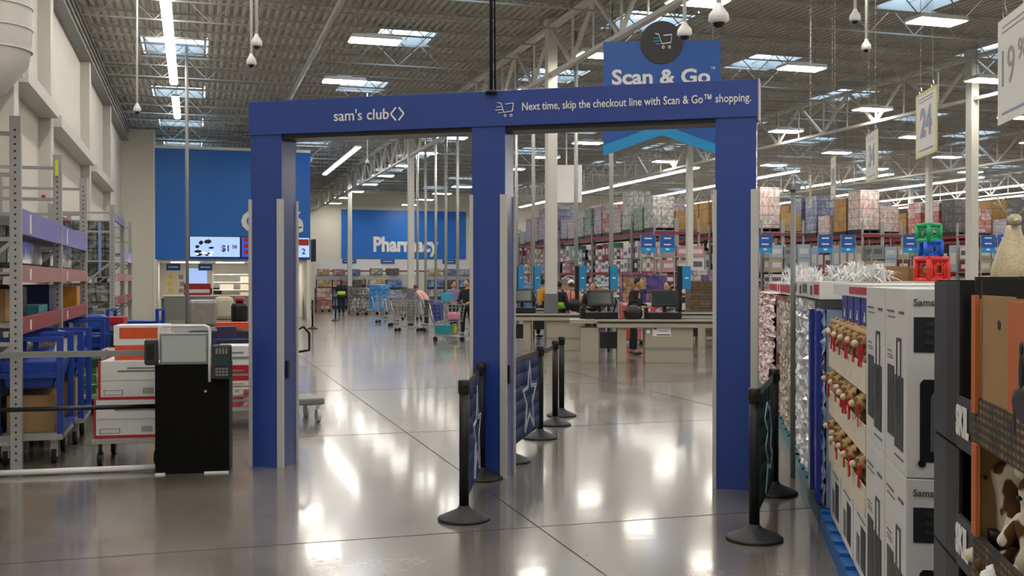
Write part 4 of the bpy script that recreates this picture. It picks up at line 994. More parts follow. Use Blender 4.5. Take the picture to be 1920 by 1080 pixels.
def person(loc_, rz, h, lab, top, legs, hair=HAIRB, skin=SKIN, shoe=DGREY, lean=0, arms='down', hat=None, longhair=False, vest=None, step=.06, backpack=False):
    """figure facing local -Y; lean bends the trunk forward (radians)"""
    k = h/1.7; t = thing('person', lab, 'person', loc_, rz); t.scale = (k, k, k)
    def ln(x, y, z):        # bend points above the hips
        v = Vector((x, y, z-.95)); v.rotate(Matrix.Rotation(lean, 3, 'X')); return (v.x, v.y, v.z+.95)
    N = {'pel': ((0,0,.95), (.15,.11))}; 
    N['bel'] = (ln(0,0,1.08), (.13,.10)); N['che'] = (ln(0,0,1.28), (.16,.11)); N['nek'] = (ln(0,.0,1.43), .055); N['hd0'] = (ln(0,-.015,1.5), .05); N['hd1'] = (ln(0,-.02,1.62), .07)
    E = [('pel','bel'),('bel','che'),('che','nek'),('nek','hd0'),('hd0','hd1')]
    for s, S in ((-1,'l'),(1,'r')):
        N['hip'+S] = ((s*.1, 0, .88), .09); N['kn'+S] = ((s*.11, -.02+s*step, .49), .06); N['an'+S] = ((s*.11, .0+s*step*1.4, .09), .04); N['to'+S] = ((s*.12, -.13+s*step*1.4, .04), .035)
        E += [('pel','hip'+S),('hip'+S,'kn'+S),('kn'+S,'an'+S),('an'+S,'to'+S)]
        if arms == 'down': el, wr, hd = (s*.25, .03, 1.13), (s*.27, -.06, .90), (s*.27, -.09, .82)
        elif arms == 'front': el, wr, hd = (s*.25, -.03, 1.12), (s*.17, -.26, 1.1), (s*.13, -.34, 1.12)
        elif arms == 'cart': el, wr, hd = (s*.25, .02, 1.14), (s*.22, -.26, 1.02), (s*.2, -.34, 1.0)
        else: el, wr, hd = (s*.25, -.1, 1.2), (s*.1, -.2, 1.38), (s*.05, -.2, 1.45)
        pts = {'sh': (s*.18, 0, 1.38), 'el': el, 'wr': wr, 'ha': hd}; rad = {'sh': .06, 'el': .042, 'wr': .028, 'ha': (.038, .018)}
        for q in pts: N[q+S] = (ln(*pts[q]), rad[q])
        E += [('che','sh'+S),('sh'+S,'el'+S),('el'+S,'wr'+S),('wr'+S,'ha'+S)]
    me = skin_mesh(N, E, 2)
    bm = bmesh.new(); bm.from_mesh(me); b = MB(); b.bm.free(); b.bm = bm
    hc = Vector(ln(0, -.02, 1.6)); HR = Matrix.Rotation(lean*.7, 4, 'X')
    b.ball(hc, (.078, .098, .115), 0, 3, HR)                              # skull
    P = lambda x, y, z: hc+(HR @ Vector((x, y, z)))
    b.ball(P(0, -.05, -.06), (.05, .05, .055), 0, 2); b.ball(P(0, -.10, -.02), (.013, .022, .022), 0, 1)   # jaw, nose
    for s in (-1, 1): b.ball(P(s*.079, 0, -.01), (.012, .02, .032), 0, 1); b.ball(P(s*.03, -.088, .012), (.012, .008, .007), 1, 1)
    b.ball(P(0, -.094, -.055), (.024, .008, .006), 2, 1)
    for S, s in (('l', -1), ('r', 1)):                                    # five fingers per hand
        w, hnd = Vector(N['wr'+S][0]), Vector(N['ha'+S][0]); d = (hnd-w).normalized(); side = Vector((1, 0, 0)); dn = d.cross(side).normalized()
        for f, (off, L) in enumerate(((-.026, .07), (-.009, .08), (.009, .076), (.025, .06))):
            a = hnd+side*off+d*.01; b.tube([a, a+d*L*.55-dn*.004*s, a+d*L*.9+Vector((0, .0, -.02))], [.009, .0085, .007], 6)
        a = w+d*.03-side*s*.02; b.tube([a, a+d*.035-side*s*.025, a+d*.065-side*s*.028], [.011, .01, .008], 6)
    b.build('body', [skin, BLACK, mat('lips', '8a4a42', .6)], t, recalc=False)
    # clothing
    J = {q: N[q] for q in ('pel','bel','che','nek')}; J['pel'] = ((0,0,.93), (.165,.13)); J['bel'] = (N['bel'][0], (.155,.125)); J['che'] = (N['che'][0], (.18,.135)); J['nek'] = (ln(0,0,1.42), .07)
    JE = [('pel','bel'),('bel','che'),('che','nek')]
    for S in 'lr':
        for q, r in (('sh', .078), ('el', .06), ('wr', .045)): J[q+S] = (N[q+S][0], r)
        JE += [('che','sh'+S),('sh'+S,'el'+S),('el'+S,'wr'+S)]
    mj = skin_mesh(J, JE, 2); mj.materials.append(top); o = bpy.data.objects.new('jacket', mj); COL.objects.link(o); o.parent = t
    T = {'pel': ((0,0,.94), (.155,.12))}; TE = []
    for S in 'lr':
        for q, r in (('hip', .105), ('kn', .078), ('an', .062)): T[q+S] = (N[q+S][0], r)
        TE += [('pel','hip'+S),('hip'+S,'kn'+S),('kn'+S,'an'+S)]
    mj = skin_mesh(T, TE, 2); mj.materials.append(legs); o = bpy.data.objects.new('trousers', mj); COL.objects.link(o); o.parent = t
    for s, S in ((-1,'l'),(1,'r')):
        b = MB(); a = Vector(N['an'+S][0]); b.ball((a.x, a.y-.06, .045), (.05, .135, .045), 0, 2); b.build('shoe', shoe, t)
    b = MB(); b.ball(P(0, .018, .025), (.088, .098, .108), 0, 2, HR)
    if longhair: b.ball(P(0, .07, -.09), (.08, .05, .15), 0, 2)
    if hat: b.build('hair', hair, t); b = MB(); b.ball(P(0, .0, .065), (.094, .108, .085), 0, 2, HR); b.lathe([(.1, 0), (.105, .02), (.1, .04)], 20, P(0, 0, .03)); b.build('hat', hat, t)
    else: b.build('hair', hair, t)
    if vest:
        b = MB(); M = Matrix.Translation((0, 0, .95)) @ Matrix.Rotation(lean, 4, 'X')
        b.tube([M @ Vector((0, 0, .02)), M @ Vector((0, 0, .20))], .195, 16); 
        for v in b.bm.verts: v.co.y *= .78
        b.build('safety_vest', vest, t)
    if backpack: b = MB(); b.ball((0, .2, 1.22), (.14, .10, .2), 0, 2); b.build('backpack', BLACK, t)
    return t
TOP = lambda nm, c: mat('cloth_'+nm, c, .85, noise=.08)
FACE = lambda deg: -YAW+R(deg)       # 0 = facing the camera
person((*gp(640, 591), 0), FACE(200), 1.66, 'person in black with yellow-green vest standing with back turned, far left aisle', TOP('black', '17171a'), TOP('blk2', '141416'), HAIRL, longhair=True, vest=mat('hi_vis', 'b9d83a', .6), arms='front')
person((*gp(683, 580), 0), FACE(-60), 1.7, 'person in maroon standing between the wrapped stacks', TOP('maroon', '5f2a2e'), TOP('darkpants', '2a2528'), HAIRL, longhair=True)
person((*gp(575, 578), 0), FACE(100), 1.75, 'person in dark coat far away just right of the left gate post', TOP('char', '25262a'), TOP('blk2', '141416'))
person((*gp(800, 612), 0), FACE(-110), 1.62, 'person in pale pink hoodie bending over a shopping cart', TOP('palepink', 'd8aea5'), TOP('darkpants', '2a2528'), HAIRL, lean=R(42), arms='down')
person((*gp(1071, 642), 0), FACE(185), 1.62, 'woman in coral hoodie and pink trousers with white cap, back turned', TOP('coral', 'e08a80'), TOP('pinkp', 'd89aa2'), HAIRL, hat=WHITE, shoe=WHITE, arms='front', backpack=False)
person((*pz(1110, 24.8), 0), FACE(10), 1.58, 'cashier in black behind the left register monitor', TOP('black', '17171a'), TOP('blk2', '141416'), HAIRB, longhair=True, arms='front')
person((*pz(1187, 23.6), 0), FACE(60), 1.70, 'person in black jacket leaning over the counter, seen from the side', TOP('black', '17171a'), TOP('blk2', '141416'), HAIRB, arms='front', lean=R(10))
person((*pz(1252, 24.1), 0), FACE(-40), 1.6, 'person in teal-grey top behind the right register', TOP('tealg', '4f7577'), TOP('blk2', '141416'), HAIRB, longhair=True, arms='front')
person((*pz(1017, 30.5), 0), FACE(120), 1.66, 'person in yellow top half hidden by the nearest white column', TOP('yellow', 'd59a2a'), TOP('blk2', '141416'), HAIRB, arms='front')
person((*pz(1048, 27.5), 0), FACE(150), 1.6, 'person in dark top with green vest right of the column', TOP('char', '25262a'), TOP('blk2', '141416'), HAIRB, vest=mat('vest_lime', '9fe04a', .6))
person((*pz(850, 34.0), 0), FACE(30), 1.6, 'person in purple top among the carts by the power poles', TOP('purple', '7c70a0'), TOP('blk2', '141416'), HAIRB, arms='cart')
person((*pz(876, 31.5), 0), FACE(-30), 1.65, 'person in black by the left edge of the middle gate post', TOP('black', '17171a'), TOP('blk2', '141416'), HAIRB, arms='cart')
x, y, z = loc(ln1, 1.28, .2, .868)
t = thing('handbag', 'slouchy black handbag on the nearest counter before the person in black', 'bag', (x, y, z-.05)); b = MB(); b.ball((0, 0, .16), (.2, .13, .17), 0, 3); b.build('pouch', BLACK, t); b = MB(); b.tube([(-.12, 0, .28), (-.08, 0, .42), (.08, 0, .42), (.12, 0, .28)], .012, 8); b.build('strap', BLACK, t)
x, y, z = loc(ln1, .12, .0, .868)
t = thing('handbag', 'round black bag carried at the back of the woman in coral', 'bag', (*pz(1076, 27.0), 0)); b = MB(); b.ball((0, -.05, 1.02), (.17, .09, .17), 0, 3); b.build('pouch', BLACK, t); b = MB(); b.tube([(-.1, 0, 1.12), (-.05, .1, 1.4), (.05, .1, 1.4), (.1, 0, 1.12)], .012, 8); b.build('strap', BLACK, t)

# ------------------------------------------------------------------ shopping carts
sc_ = thing('shopping_cart', 'x', 'shopping cart')
b = MB()
top = [(-.24,-.45,.98),(.24,-.45,.98),(.3,.42,1.02),(-.3,.42,1.02)]; bot = [(-.19,-.38,.55),(.19,-.38,.55),(.25,.36,.5),(-.25,.36,.5)]
for q in (top, bot):
    for u, v in zip(q, q[1:]+q[:1]): b.bar(u, v, .014)
for j in range(4):
    a0, a1, c0_, c1 = Vector(top[j]), Vector(top[(j+1)%4]), Vector(bot[j]), Vector(bot[(j+1)%4])
    for k in range(9): b.bar(a0.lerp(a1, k/8), c0_.lerp(c1, k/8), .006)
    for k in (1, 2, 3, 4): b.bar(a0.lerp(c0_, k/5), a1.lerp(c1, k/5), .006)
for k in range(8): b.bar(Vector(bot[0]).lerp(Vector(bot[1]), k/7), Vector(bot[3]).lerp(Vector(bot[2]), k/7), .006)
b.build('basket', CHROME, sc_)
b = MB()
for s in (-1, 1): b.tube([(s*.2, -.4, .12), (s*.24, .35, .16), (s*.25, .38, .5), (s*.27, .5, 1.02)], .014, 6)
b.tube([(-.2, -.4, .12), (.2, -.4, .12)], .014, 6); 
for k in range(5): b.bar((-.18+.09*k, -.4, .16), (-.2+.1*k, .3, .2), .01)
b.build('chassis', CHROME, sc_)
b = MB(); b.tube([(-.28, .52, 1.03), (.28, .52, 1.03)], .018, 8); b.build('handle', mat('handle_blue', '1f50b5', .4), sc_)
for s in (-1, 1):
    for yy in (-.38, .34): b = MB(); b.tube([(s*.2-.012, yy, .06), (s*.2+.012, yy, .06)], .06, 12); b.bar((s*.2, yy, .06), (s*.2, yy, .14), .02); b.build('caster', RUBBER, sc_)
ctree = tree(sc_); first = True
for px, py, rz, lab in ((765, 622, 80, 'foremost of the empty carts left of the bending person'), (750, 612, 85, 'left end of the cart cluster before the water stack'), (725, 606, 80, 'behind the foremost empty cart'), (815, 622, 100, 'in front of the bending person'),
        (840, 640, 95, 'nearest, loaded with a teal box'), (862, 628, 80, 'right behind the loaded one at the gate post'), (738, 600, 95, 'farthest left in the cluster'), (800, 600, 70, 'farthest back in the cluster'),
        (770, 594, 75, 'at the back beside the thin poles'), (415, 640, 20, 'standing behind the kiosk card reader')):
    x, y = gp(px, py); lab = 'wire shopping cart, '+lab
    if first: sc_.location = (x, y, 0); sc_.rotation_euler = (0,0,FACE(rz)); sc_['label'] = lab; first = False
    else: dup(ctree, (x, y, 0), FACE(rz), lab)
def at_cart(px, py, z, w, d, h, m, lab, name='carton', cat='box', bev=.01):
    x, y = gp(px, py); b = MB(); b.box(-w/2, w/2, -d/2, d/2, 0, h); tag(b.build(name, m, None, (x, y, z), FACE(80), bevel=bev), lab, cat)
at_cart(832, 640, .20, .32, .42, .24, mat('teal_box', '1f8f95', .4), 'teal box on the lower tray of the nearest cart')
at_cart(851, 639, .20, .24, .1, .26, mat('yellow_pack', 'c9c03a', .5), 'yellow pack beside the teal box under the nearest cart')
at_cart(850, 640, .58, .34, .3, .2, mat('pink_pack', 'd88a9a', .5, noise=.3, nscale=14), 'pink and white pack in the nearest cart', 'soft_pack', 'pack', .05)
at_cart(838, 628, 1.0, .3, .3, .26, mat('turquoise_box', '2aa2c0', .4), 'turquoise box on top of the cart by the person in purple')
at_cart(820, 640, .56, .2, .3, .5, mat('blue_pack', '2a3a8a', .5, noise=.3, nscale=10), 'tall blue pack standing in the nearest cart', 'soft_pack', 'pack', .03)

# ------------------------------------------------------------------ right hand merchandise row
RR = -(YAW+R(11)); rd, rr_ = (math.sin(-RR), math.cos(-RR)), None
ox, oy = cw(1.457, 3.94)
DV = Vector((math.sin(-RR), math.cos(-RR))); RV = Vector((math.cos(-RR), -math.sin(-RR)))
def row(t, r=0, z=0):       # t metres along the aisle edge from the near luggage corner, r metres to the right
    return (ox+DV.x*t+RV.x*r, oy+DV.y*t+RV.y*r, z)
# pallets under the row
def pallet(t0, t1, lab, m):
    b = MB(); L = t1-t0
    for k in range(8): b.box(0, 1.0, k*(L-.09)/7, .09+k*(L-.09)/7, .11, .13)
    for k in range(3): b.box(k*.45, k*.45+.1, 0, L, 0, .09); b.box(k*.45, k*.45+.1, 0, L, .09, .11)
    return tag(b.build('pallet', m, None, row(t0, -.02), RR), lab, 'pallet')
PBLU = mat('pallet_blue', '1461a8', .5, noise=.2); PTEAL = mat('pallet_teal', '1f6d74', .5, noise=.2)
pallet(-2.1, -.32, 'blue pallet under the black tool cartons and western toys', PBLU); pallet(-.3, 1.15, 'blue pallet under the boxed luggage', PBLU); pallet(1.2, 3.2, 'blue pallet below the plush reindeer trays', PBLU); pallet(3.3, 6.0, 'teal pallet beneath the clear wrapped goods', PTEAL); pallet(6.2, 9.5, 'teal pallet beneath the red and white goods', PTEAL)
# boxed luggage: white cartons printed with suitcases
SUIT = mat('print_suitcase', '303436', .5); SUIT2 = mat('print_suitcase_light', '6d7072', .45); PRT = mat('print_text', '55565a', .6)
LUGW = mat('luggage_box_white', 'cfcfcd', .45, noise=.02); LUGB = mat('luggage_box_bluish', 'b9bccb', .45, noise=.02)
def luggage(t0, d, z, h, lab, side=LUGW):
    w = .46; t = thing('luggage_box', lab, 'box', row(t0, .0, z), RR)
    b = MB(); b.box(0, w, 0, d, 0, h); b.build('box_body', LUGW, t, bevel=.004)
    e = -.003                                            # aisle face (x = 0) print
    b = MB()
    b.prism([], 0, 0) if False else None
    def sidebox(y0, y1, z0, z1, mi=0): b.box(e, e+.002, y0, y1, z0, z1, mi)
    sidebox(d*.55, d*.86, h*.16, h*.56); sidebox(d*.12, d*.50, h*.12, h*.52)
    b.bar((e, d*.22, h*.52), (e, d*.22, h*.72), .003, .008); b.bar((e, d*.40, h*.52), (e, d*.40, h*.72), .003, .008); b.bar((e, d*.22, h*.72), (e, d*.40, h*.72), .003, .012)
    b.build('suitcase_picture', SUIT, t)
    b = MB(); sidebox(d*.18, d*.44, h*.36, h*.50); sidebox(d*.26, d*.32, h*.25, h*.36); sidebox(d*.36, d*.40, h*.25, h*.36); b.build('suitcase_highlight', SUIT2, t)
    b = MB(); sidebox(d*.55, d*.9, h*.865, h*.875); sidebox(d*.1, d*.32, h*.86, h*.875); sidebox(d*.5, d*.86, h*.835, h*.84); sidebox(d*.66, d*.86, h*.64, h*.646); sidebox(d*.62, d*.86, h*.615, h*.619); sidebox(d*.6, d*.86, h*.6, h*.603); sidebox(d*.1, d*.5, h*.07, h*.078)
    b.build('side_printing', PRT, t)
    # end face towards the camera (y = 0)
    f = -.003
    b = MB(); b.box(.026, .20, f, f+.002, h-.235, h-.105); b.build('open_case_picture', mat('print_navy', '161c26', .5), t)
    b = MB()
    for k in range(3):
        M = Matrix.Translation((.12, f-.002, h-.205+.034*k)) @ Matrix.Rotation(R(12), 4, 'Y'); b.box(-.055, .06, 0, .002, -.009, .009, 0, M)
    b.build('case_straps', DGREY, t)
    b = MB(); b.prism([(.048, h-.64), (.42, h-.64), (.42, h-.35), (.40, h-.335), (.06, h-.335), (.048, h-.35)], f, f+.002); b.build('suitcase_picture', mat('print_suit_black', '14161c', .4), t)
    b = MB(); b.prism([(.085, h-.60), (.38, h-.60), (.38, h-.36), (.11, h-.36), (.085, h-.40)], f-.002, f); b.build('suitcase_highlight', mat('print_suit_grey', '5b5c60', .4), t)
    b = MB()
    for xx in (.055, .38): b.tube([(xx, f-.004, h-.645), (xx, f, h-.645)], .014, 12)
    b.build('wheel_picture', BLACK, t)
    text('Samsonite', .036, mat('print_brand', '4a4c4e', .6), t, (.024, f-.001, h-.052), align='LEFT', ext=.0005, bold=.0006)
    return t
luggage(0.0, .50, .135, .78, 'white luggage carton, nearest one of the lower layer')
luggage(0.0, .50, .918, .70, 'white luggage carton, nearest one of the upper layer with suitcase on its end')
luggage(.53, .56, .135, .78, 'white luggage carton, second in the lower layer'); luggage(.53, .56, .918, .70, 'white luggage carton, second in the upper layer')
# black tool display cartons
SKB = mat('tool_black_card', '121314', .5); SKG = mat('tool_grey_card', '26282a', .45)
def tool(t0, z, h, lab, d=.62):
    t = thing('tool_display_carton', lab, 'display carton', row(t0, .02, z), RR); w = .5; th = .012
    b = MB(); b.box(0, w, 0, th, 0, h); b.box(0, w, d-th, d, 0, h); b.box(w-th, w, 0, d, 0, h); b.box(0, w, 0, d, 0, th); b.build('carton_shell', SKB, t)
    b = MB(); b.box(-.006, .004, d*.70, d, 0, h-.004, 0); b.box(-.006, .004, d*.40, d*.70, 0, h-.004, 1); b.build('upright_flap', [SKG, SKB], t)
    b = MB(); b.box(-.01, .0, 0, d*.42, 0, .15); b.build('front_lip', SKG, t)
    b = MB(); b.box(.012, w-.012, .015, d-.015, .013, .02); b.box(w-.03, w-.013, .015, d*.6, .02, .3); b.build('kraft_lining', KRAFT, t)
    text('SKIL', .115, WHITE, t, (-.014, d*.28, .078), rot=(R(90), 0, R(-90)), bold=.005, ext=.001, fit=.16)
    b = MB(); b.box(.06, .2, .05, .2, .022, .26); tl_ = b.build('tool_case', mat('tool_grey', '5a5d62', .35), t, bevel=.01)
    b = MB(); b.lathe([(.05, 0), (.05, .1), (.03, .12), (.03, .17)], 16, (.15, .33, .022)); b.build('tool_motor', BLACK, t)
    return t
for z, h, lab in ((.135, .33, 'black tool display carton, lowest of the stack'), (.47, .34, 'black tool display carton, second from the floor'), (.815, .34, 'black tool display carton, third from the floor'), (1.16, .49, 'black tool display carton at the top of the stack')):
    tool(-1.07, z, h, lab)
b = MB(); b.box(0, .7, 0, .012, 0, .10, 0); b.box(0, .7, .3, .312, 0, .10); tg = b.build('tool_header', SKG, None, row(-.9, .16, 1.56), RR+R(10)); tag(tg, 'low dark header card with brand lettering on top of the tool cartons', 'header card')
text('SKIL', .05, WHITE, tg, (.06, -.004, .06), align='LEFT', bold=.002, ext=.001); text('SKIL', .09, WHITE, tg, (.46, -.004, .04), align='CENTER', bold=.004, ext=.001)
# western toy display (nearest, right edge)
t = thing('toy_display', 'kraft and orange toy display with rider silhouette at the right edge', 'display', row(-1.98, .0, 0), RR)
ORD = mat('orange_display', 'b8622f', .6); WOV = case_mat('western_print', '8d6b3e', '5d5a48', '3b3226', .035, .02, .7, .5)
b = MB()
for z in (1.22, .86, .45, .14): 
    b.box(-.015, .0, 0, .85, z, z+.12); b.box(0, .55, 0, .85, z, z+.012)
b.build('tray_lip', WOV, t)
b = MB(); b.box(-.022, -.012, .79, .84, .98, 1.22); b.box(-.022, -.012, .80, .845, 1.30, 1.61); b.box(-.022, -.012, .79, .84, .57, .86); b.build('orange_edge', ORD, t)
b = MB(); b.box(.52, .55, 0, .85, 0, 1.6); b.box(0, .55, .84, .85, 0, 1.6); b.build('back_board', KRAFT, t)
b = MB(); b.box(-.006, .002, .50, .80, 1.30, 1.61, 0); b.tube([(-.008, .62, 1.54), (-.005, .62, 1.54)], .012, 14, 1); b.build('kraft_panel', [KRAFT, BLACK], t)
b = MB(); b.box(-.012, -.005, .02, .52, 1.30, 1.60); po = b.build('orange_panel', ORD, t)
b = MB()
M = Matrix.Rotation(0, 4, 'X')
for c, r in (((-.014, .38, 1.37), (.003, .10, .045)), ((-.014, .28, 1.41), (.003, .04, .04)), ((-.014, .40, 1.44), (.003, .02, .05)), ((-.014, .40, 1.495), (.003, .014, .018)), ((-.014, .31, 1.33), (.003, .014, .045)), ((-.014, .45, 1.33), (.003, .014, .045))): b.ball(c, r, 0, 2)
b.build('rider_silhouette', BLACK, po)
# cow print plush toys inside
def cowmat():
    m = mat('cow_print', 'e6ddcb', .9); nt = m.node_tree; P = nt.nodes['Principled BSDF']; n_ = nt.nodes.new('ShaderNodeTexNoise'); n_.inputs['Scale'].default_value = 9; n_.inputs['Detail'].default_value = 1
    tc = nt.nodes.new('ShaderNodeTexCoord'); nt.links.new(tc.outputs['Object'], n_.inputs['Vector']); r = nt.nodes.new('ShaderNodeValToRGB'); e = r.color_ramp.elements
    e[0].position = .52; e[0].color = hexc('e6ddcb'); e[1].position = .55; e[1].color = hexc('5b3b22'); nt.links.new(n_.outputs['Fac'], r.inputs[0]); nt.links.new(r.outputs[0], P.inputs['Base Color']); return m
COW = cowmat()
def plush(locn, rz, lab, m, s=1, leg=-.15, fw=0, kind='plush_toy'):
    t = thing(kind, lab, 'plush toy', locn, rz); t.scale = (s, s, s)
    N = {'hip': ((0,0,.10), (.075,.06)), 'che': ((0,0,.22), (.07,.055)), 'nek': ((0,0,.29), .04), 'hd': ((0,-.01-fw,.36-fw*.2), (.07,.062)), 'mz': ((0,-.085-fw*1.3,.335-fw*.3), (.045,.04))}
    E = [('hip','che'),('che','nek'),('nek','hd'),('hd','mz')]
    for s_, S in ((-1,'l'),(1,'r')):
        N['a'+S] = ((s_*.08,-.01,.25), .028); N['h'+S] = ((s_*.13,-.05,.15), .026); N['l'+S] = ((s_*.06,-.03,.07), .035); N['f'+S] = ((s_*.08,leg,.04), .032)
        N['e'+S] = ((s_*.06,.01-fw*.7,.40), .022); N['t'+S] = ((s_*.115,.005-fw*.7,.42), .024)
        E += [('che','a'+S),('a'+S,'h'+S),('hip','l'+S),('l'+S,'f'+S),('hd','e'+S),('e'+S,'t'+S)]
    me = skin_mesh(N, E, 2); me.materials.append(m); o = bpy.data.objects.new('body', me); COL.objects.link(o); o.parent = t
    b = MB()
    for s_ in (-1, 1): b.ball((s_*.026, -.045-fw*1.05, .375-fw*.2), .008, 0, 1)
    b.ball((0, -.094-fw*1.3, .345-fw*.3), (.013, .01, .01), 0, 1); b.build('eye', BLACK, t)
    return t
fa = RR-R(90)     # facing the aisle (local -Y -> -RV)
px_ = row(-1.15, .08, .875)
pc = plush(px_, fa, 'brown and white cow print plush toy in the western display tray', COW, .74)
b = MB(); b.tube([(0, 0, .09), (0, 0, .16)], .085, 16); b.build('belt', BLACK, pc)
plush(row(-1.36, .09, .875), fa+R(30), 'second cow print plush toy at the right edge of the tray', COW, .72)
plush(row(-1.25, .12, .465), fa, 'cow print plush toy in the lower tray', COW, .8)
# fluffy white hat ball, orange doll arm with hand on top
b = MB(); rr = random.Random(2)
for k in range(40):
    v = Vector((rr.gauss(0,1), rr.gauss(0,1), rr.gauss(0,1))).normalized()*.030; b.ball((v.x, v.y, v.z), .016, 0, 1)
tag(b.build('fluffy_ball', mat('fluff', 'ecebe8', .95), None, (*pz(1874, 2.62)[:2], hz(1092, 2.62))), 'white fluffy ball ornament at the bottom right edge', 'ornament')
b = MB(); b.box(-.07, .05, -.05, .05, 0, .12); x, y = pz(1866, 2.62); tag(b.build('toy_box', ORD, None, (x, y, hz(1115, 2.62)-.12), RR), 'small orange box under the fluffy ball', 'box')
t = thing('doll_arm', 'orange toy arm with curled hand lying over the display top', 'toy', row(-1.45, .08, 1.60), RR)
N = {'el': ((.26,-.12,.015), .032), 'fo': ((.16,-.06,.02), .028), 'wr': ((.09,-.02,.012), .02), 'pa': ((.05,.0,.010), (.032,.016))}; E = [('el','fo'),('fo','wr'),('wr','pa')]
me = skin_mesh(N, E, 2); bm = bmesh.new(); bm.from_mesh(me); b = MB(); b.bm.free(); b.bm = bm
for f in range(4):
    o_ = Vector((.03, -.022+.015*f, .012)); L = (.055, .068, .064, .05)[f]; b.tube([o_+Vector((.02,0,0)), o_+Vector((-L*.4, .004, .012)), o_+Vector((-L*.8, .006, .0)), o_+Vector((-L*.9, .006, -.02))], [.009, .009, .008, .006], 8)
b.tube([(.08, .015, .01), (.055, .045, .008), (.03, .055, .0)], [.011, .010, .008], 8)
b.build('arm_and_hand', mat('toy_orange_skin', 'd9854f', .5), t, recalc=False)
b = MB(); b.tube([(.18, -.07, .02), (.32, -.15, .02)], [.04, .05], 14); b.build('sleeve', mat('sleeve_navy', '1c2030', .8), t)
# plush reindeer trays
FUR = mat('reindeer_fur', 'a0815a', .95, noise=.6, nscale=14, bump=.6); BOW = mat('bow_red', 'c01f2c', .4)
t = thing('tray_tower', 'cream cardboard tray tower holding plush reindeer with red bows', 'display', row(1.22, .02, 0), RR)
TW_ = 1.75
for z in (.50, .80, 1.10):
    b = MB(); b.box(0, .55, 0, TW_, z, z+.012); b.box(-.008, .0, 0, TW_, z, z+.145); b.box(0, .55, 0, .01, z, z+.28); b.box(0, .55, TW_-.01, TW_, z, z+.28); b.box(.54, .55, 0, TW_, z, z+.28); b.build('tray', CREAMC, t)
b = MB(); b.box(0, .55, 0, TW_, 1.385, 1.40); b.build('top_shelf', mat('kraft_light', 'c9a778', .7), t)
b = MB(); b.box(.0, .03, -.004, .0, .5, 1.4); b.build('corner_board', CREAMC, t)
for i in range(3):
    b = MB(); b.box(0, .5, 0, .56, 0, .345, 0); b.box(-.003, 0, .08, .25, .05, .27, 1); b.box(-.003, 0, .3, .42, .05, .2, 2); b.box(-.003, 0, .1, .4, .3, .31, 2)
    tag(b.build('luggage_carton', [WCARD, SUIT, SUIT2], None, row(1.25+.6*i, .03, .135), RR, bevel=.003), 'low white carton with suitcase picture, %s below the plush trays' % ['nearest', 'middle', 'farthest'][i], 'box')
rr = random.Random(4)
n_ = FUR.node_tree; n1 = [q for q in n_.nodes if q.type == 'TEX_NOISE'][0]; mxn = [q for q in n_.nodes if q.type == 'MIX'][0]
mr = n_.nodes.new('ShaderNodeMapRange'); mr.inputs[1].default_value = .44; mr.inputs[2].default_value = .56; n_.links.new(n1.outputs['Fac'], mr.inputs[0]); n_.links.new(mr.outputs[0], mxn.inputs[0])
pr = plush(row(1.4, .12, .512), fa, 'x', FUR, .66, leg=-.07, fw=.06); 
b = MB()
for s in (-1, 1):
    b.prism([(0, .285), (s*.055, .315), (s*.06, .25), (0, .275)], -.13, -.11); b.prism([(0, .28), (s*.02, .14), (s*.05, .15), (s*.015, .28)], -.13, -.12)
b.ball((0, -.12, .28), .02, 0, 1); b.build('bow', BOW, pr)
b = MB(); b.ball((0, -.165, .318), (.034, .03, .028), 0, 2); b.build('muzzle', mat('muzzle_cream', 'd9c6a4', .9), pr)
b = MB()
for s in (-1, 1): b.ball((s*.085, -.05, .375), (.045, .012, .028), 0, 2)
b.build('ear', mat('ear_dark', '4f3826', .9), pr)
b = MB()
for s in (-1, 1): b.tube([(s*.03, -.03, .39), (s*.07, -.03, .42), (s*.10, -.06, .43)], .010, 6); b.tube([(s*.07, -.03, .42), (s*.06, -.07, .43)], .008, 6)
b.build('antler', mat('antler_tan', 'c9a26a', .8), pr)
ptree = tree(pr); first = True
for zi, z in enumerate((.512, .812, 1.112)):
    for j in range(6):
        tt_ = 1.38+.28*j; lab = 'plush reindeer with red bow, %s tray, %s' % (['lowest', 'middle', 'top'][zi], ['nearest', 'second', 'third', 'fourth', 'fifth', 'farthest'][j])
        if first: pr.location = row(tt_, .085, z+.014); pr['label'] = lab; pr['group'] = 'plush reindeer in the trays'; first = False
        else: dup(ptree, row(tt_, .085+rr.uniform(-.02, .01), z+.014), fa+rr.uniform(-.3, .3), lab, 'plush reindeer in the trays')
# blue boxes on top of the tray tower
BBX = mat('royal_blue_box', '1c2f8f', .35)
for j in range(4):
    b = MB(); b.box(0, .3, 0, .26, 0, .155, 0); b.prism([(0, 0), (0, 0), (0, 0)], 0, 0) if False else None
    b.box(-.003, 0, .08, .16, .03, .035, 1); b.box(-.003, 0, .10, .115, .035, .08, 1); b.box(-.003, 0, .125, .14, .035, .06, 1)
    tag(b.build('gift_box', [BBX, WHITE], None, row(1.5+.30*j, .06, 1.402), RR, bevel=.004), 'royal blue box on the tray tower, %s' % ['nearest', 'second', 'third', 'farthest'][j], 'box', 'royal blue boxes on the tray tower')
b = MB(); b.box(0, .7, 0, 1.8, 0, .07, 0); b.box(-.004, 0, .1, .9, .015, .055, 1); tag(b.build('flat_carton', [WCARD, RED], None, row(1.28, .05, 1.558), RR, bevel=.004), 'flat white carton with red label resting on the blue boxes', 'box')
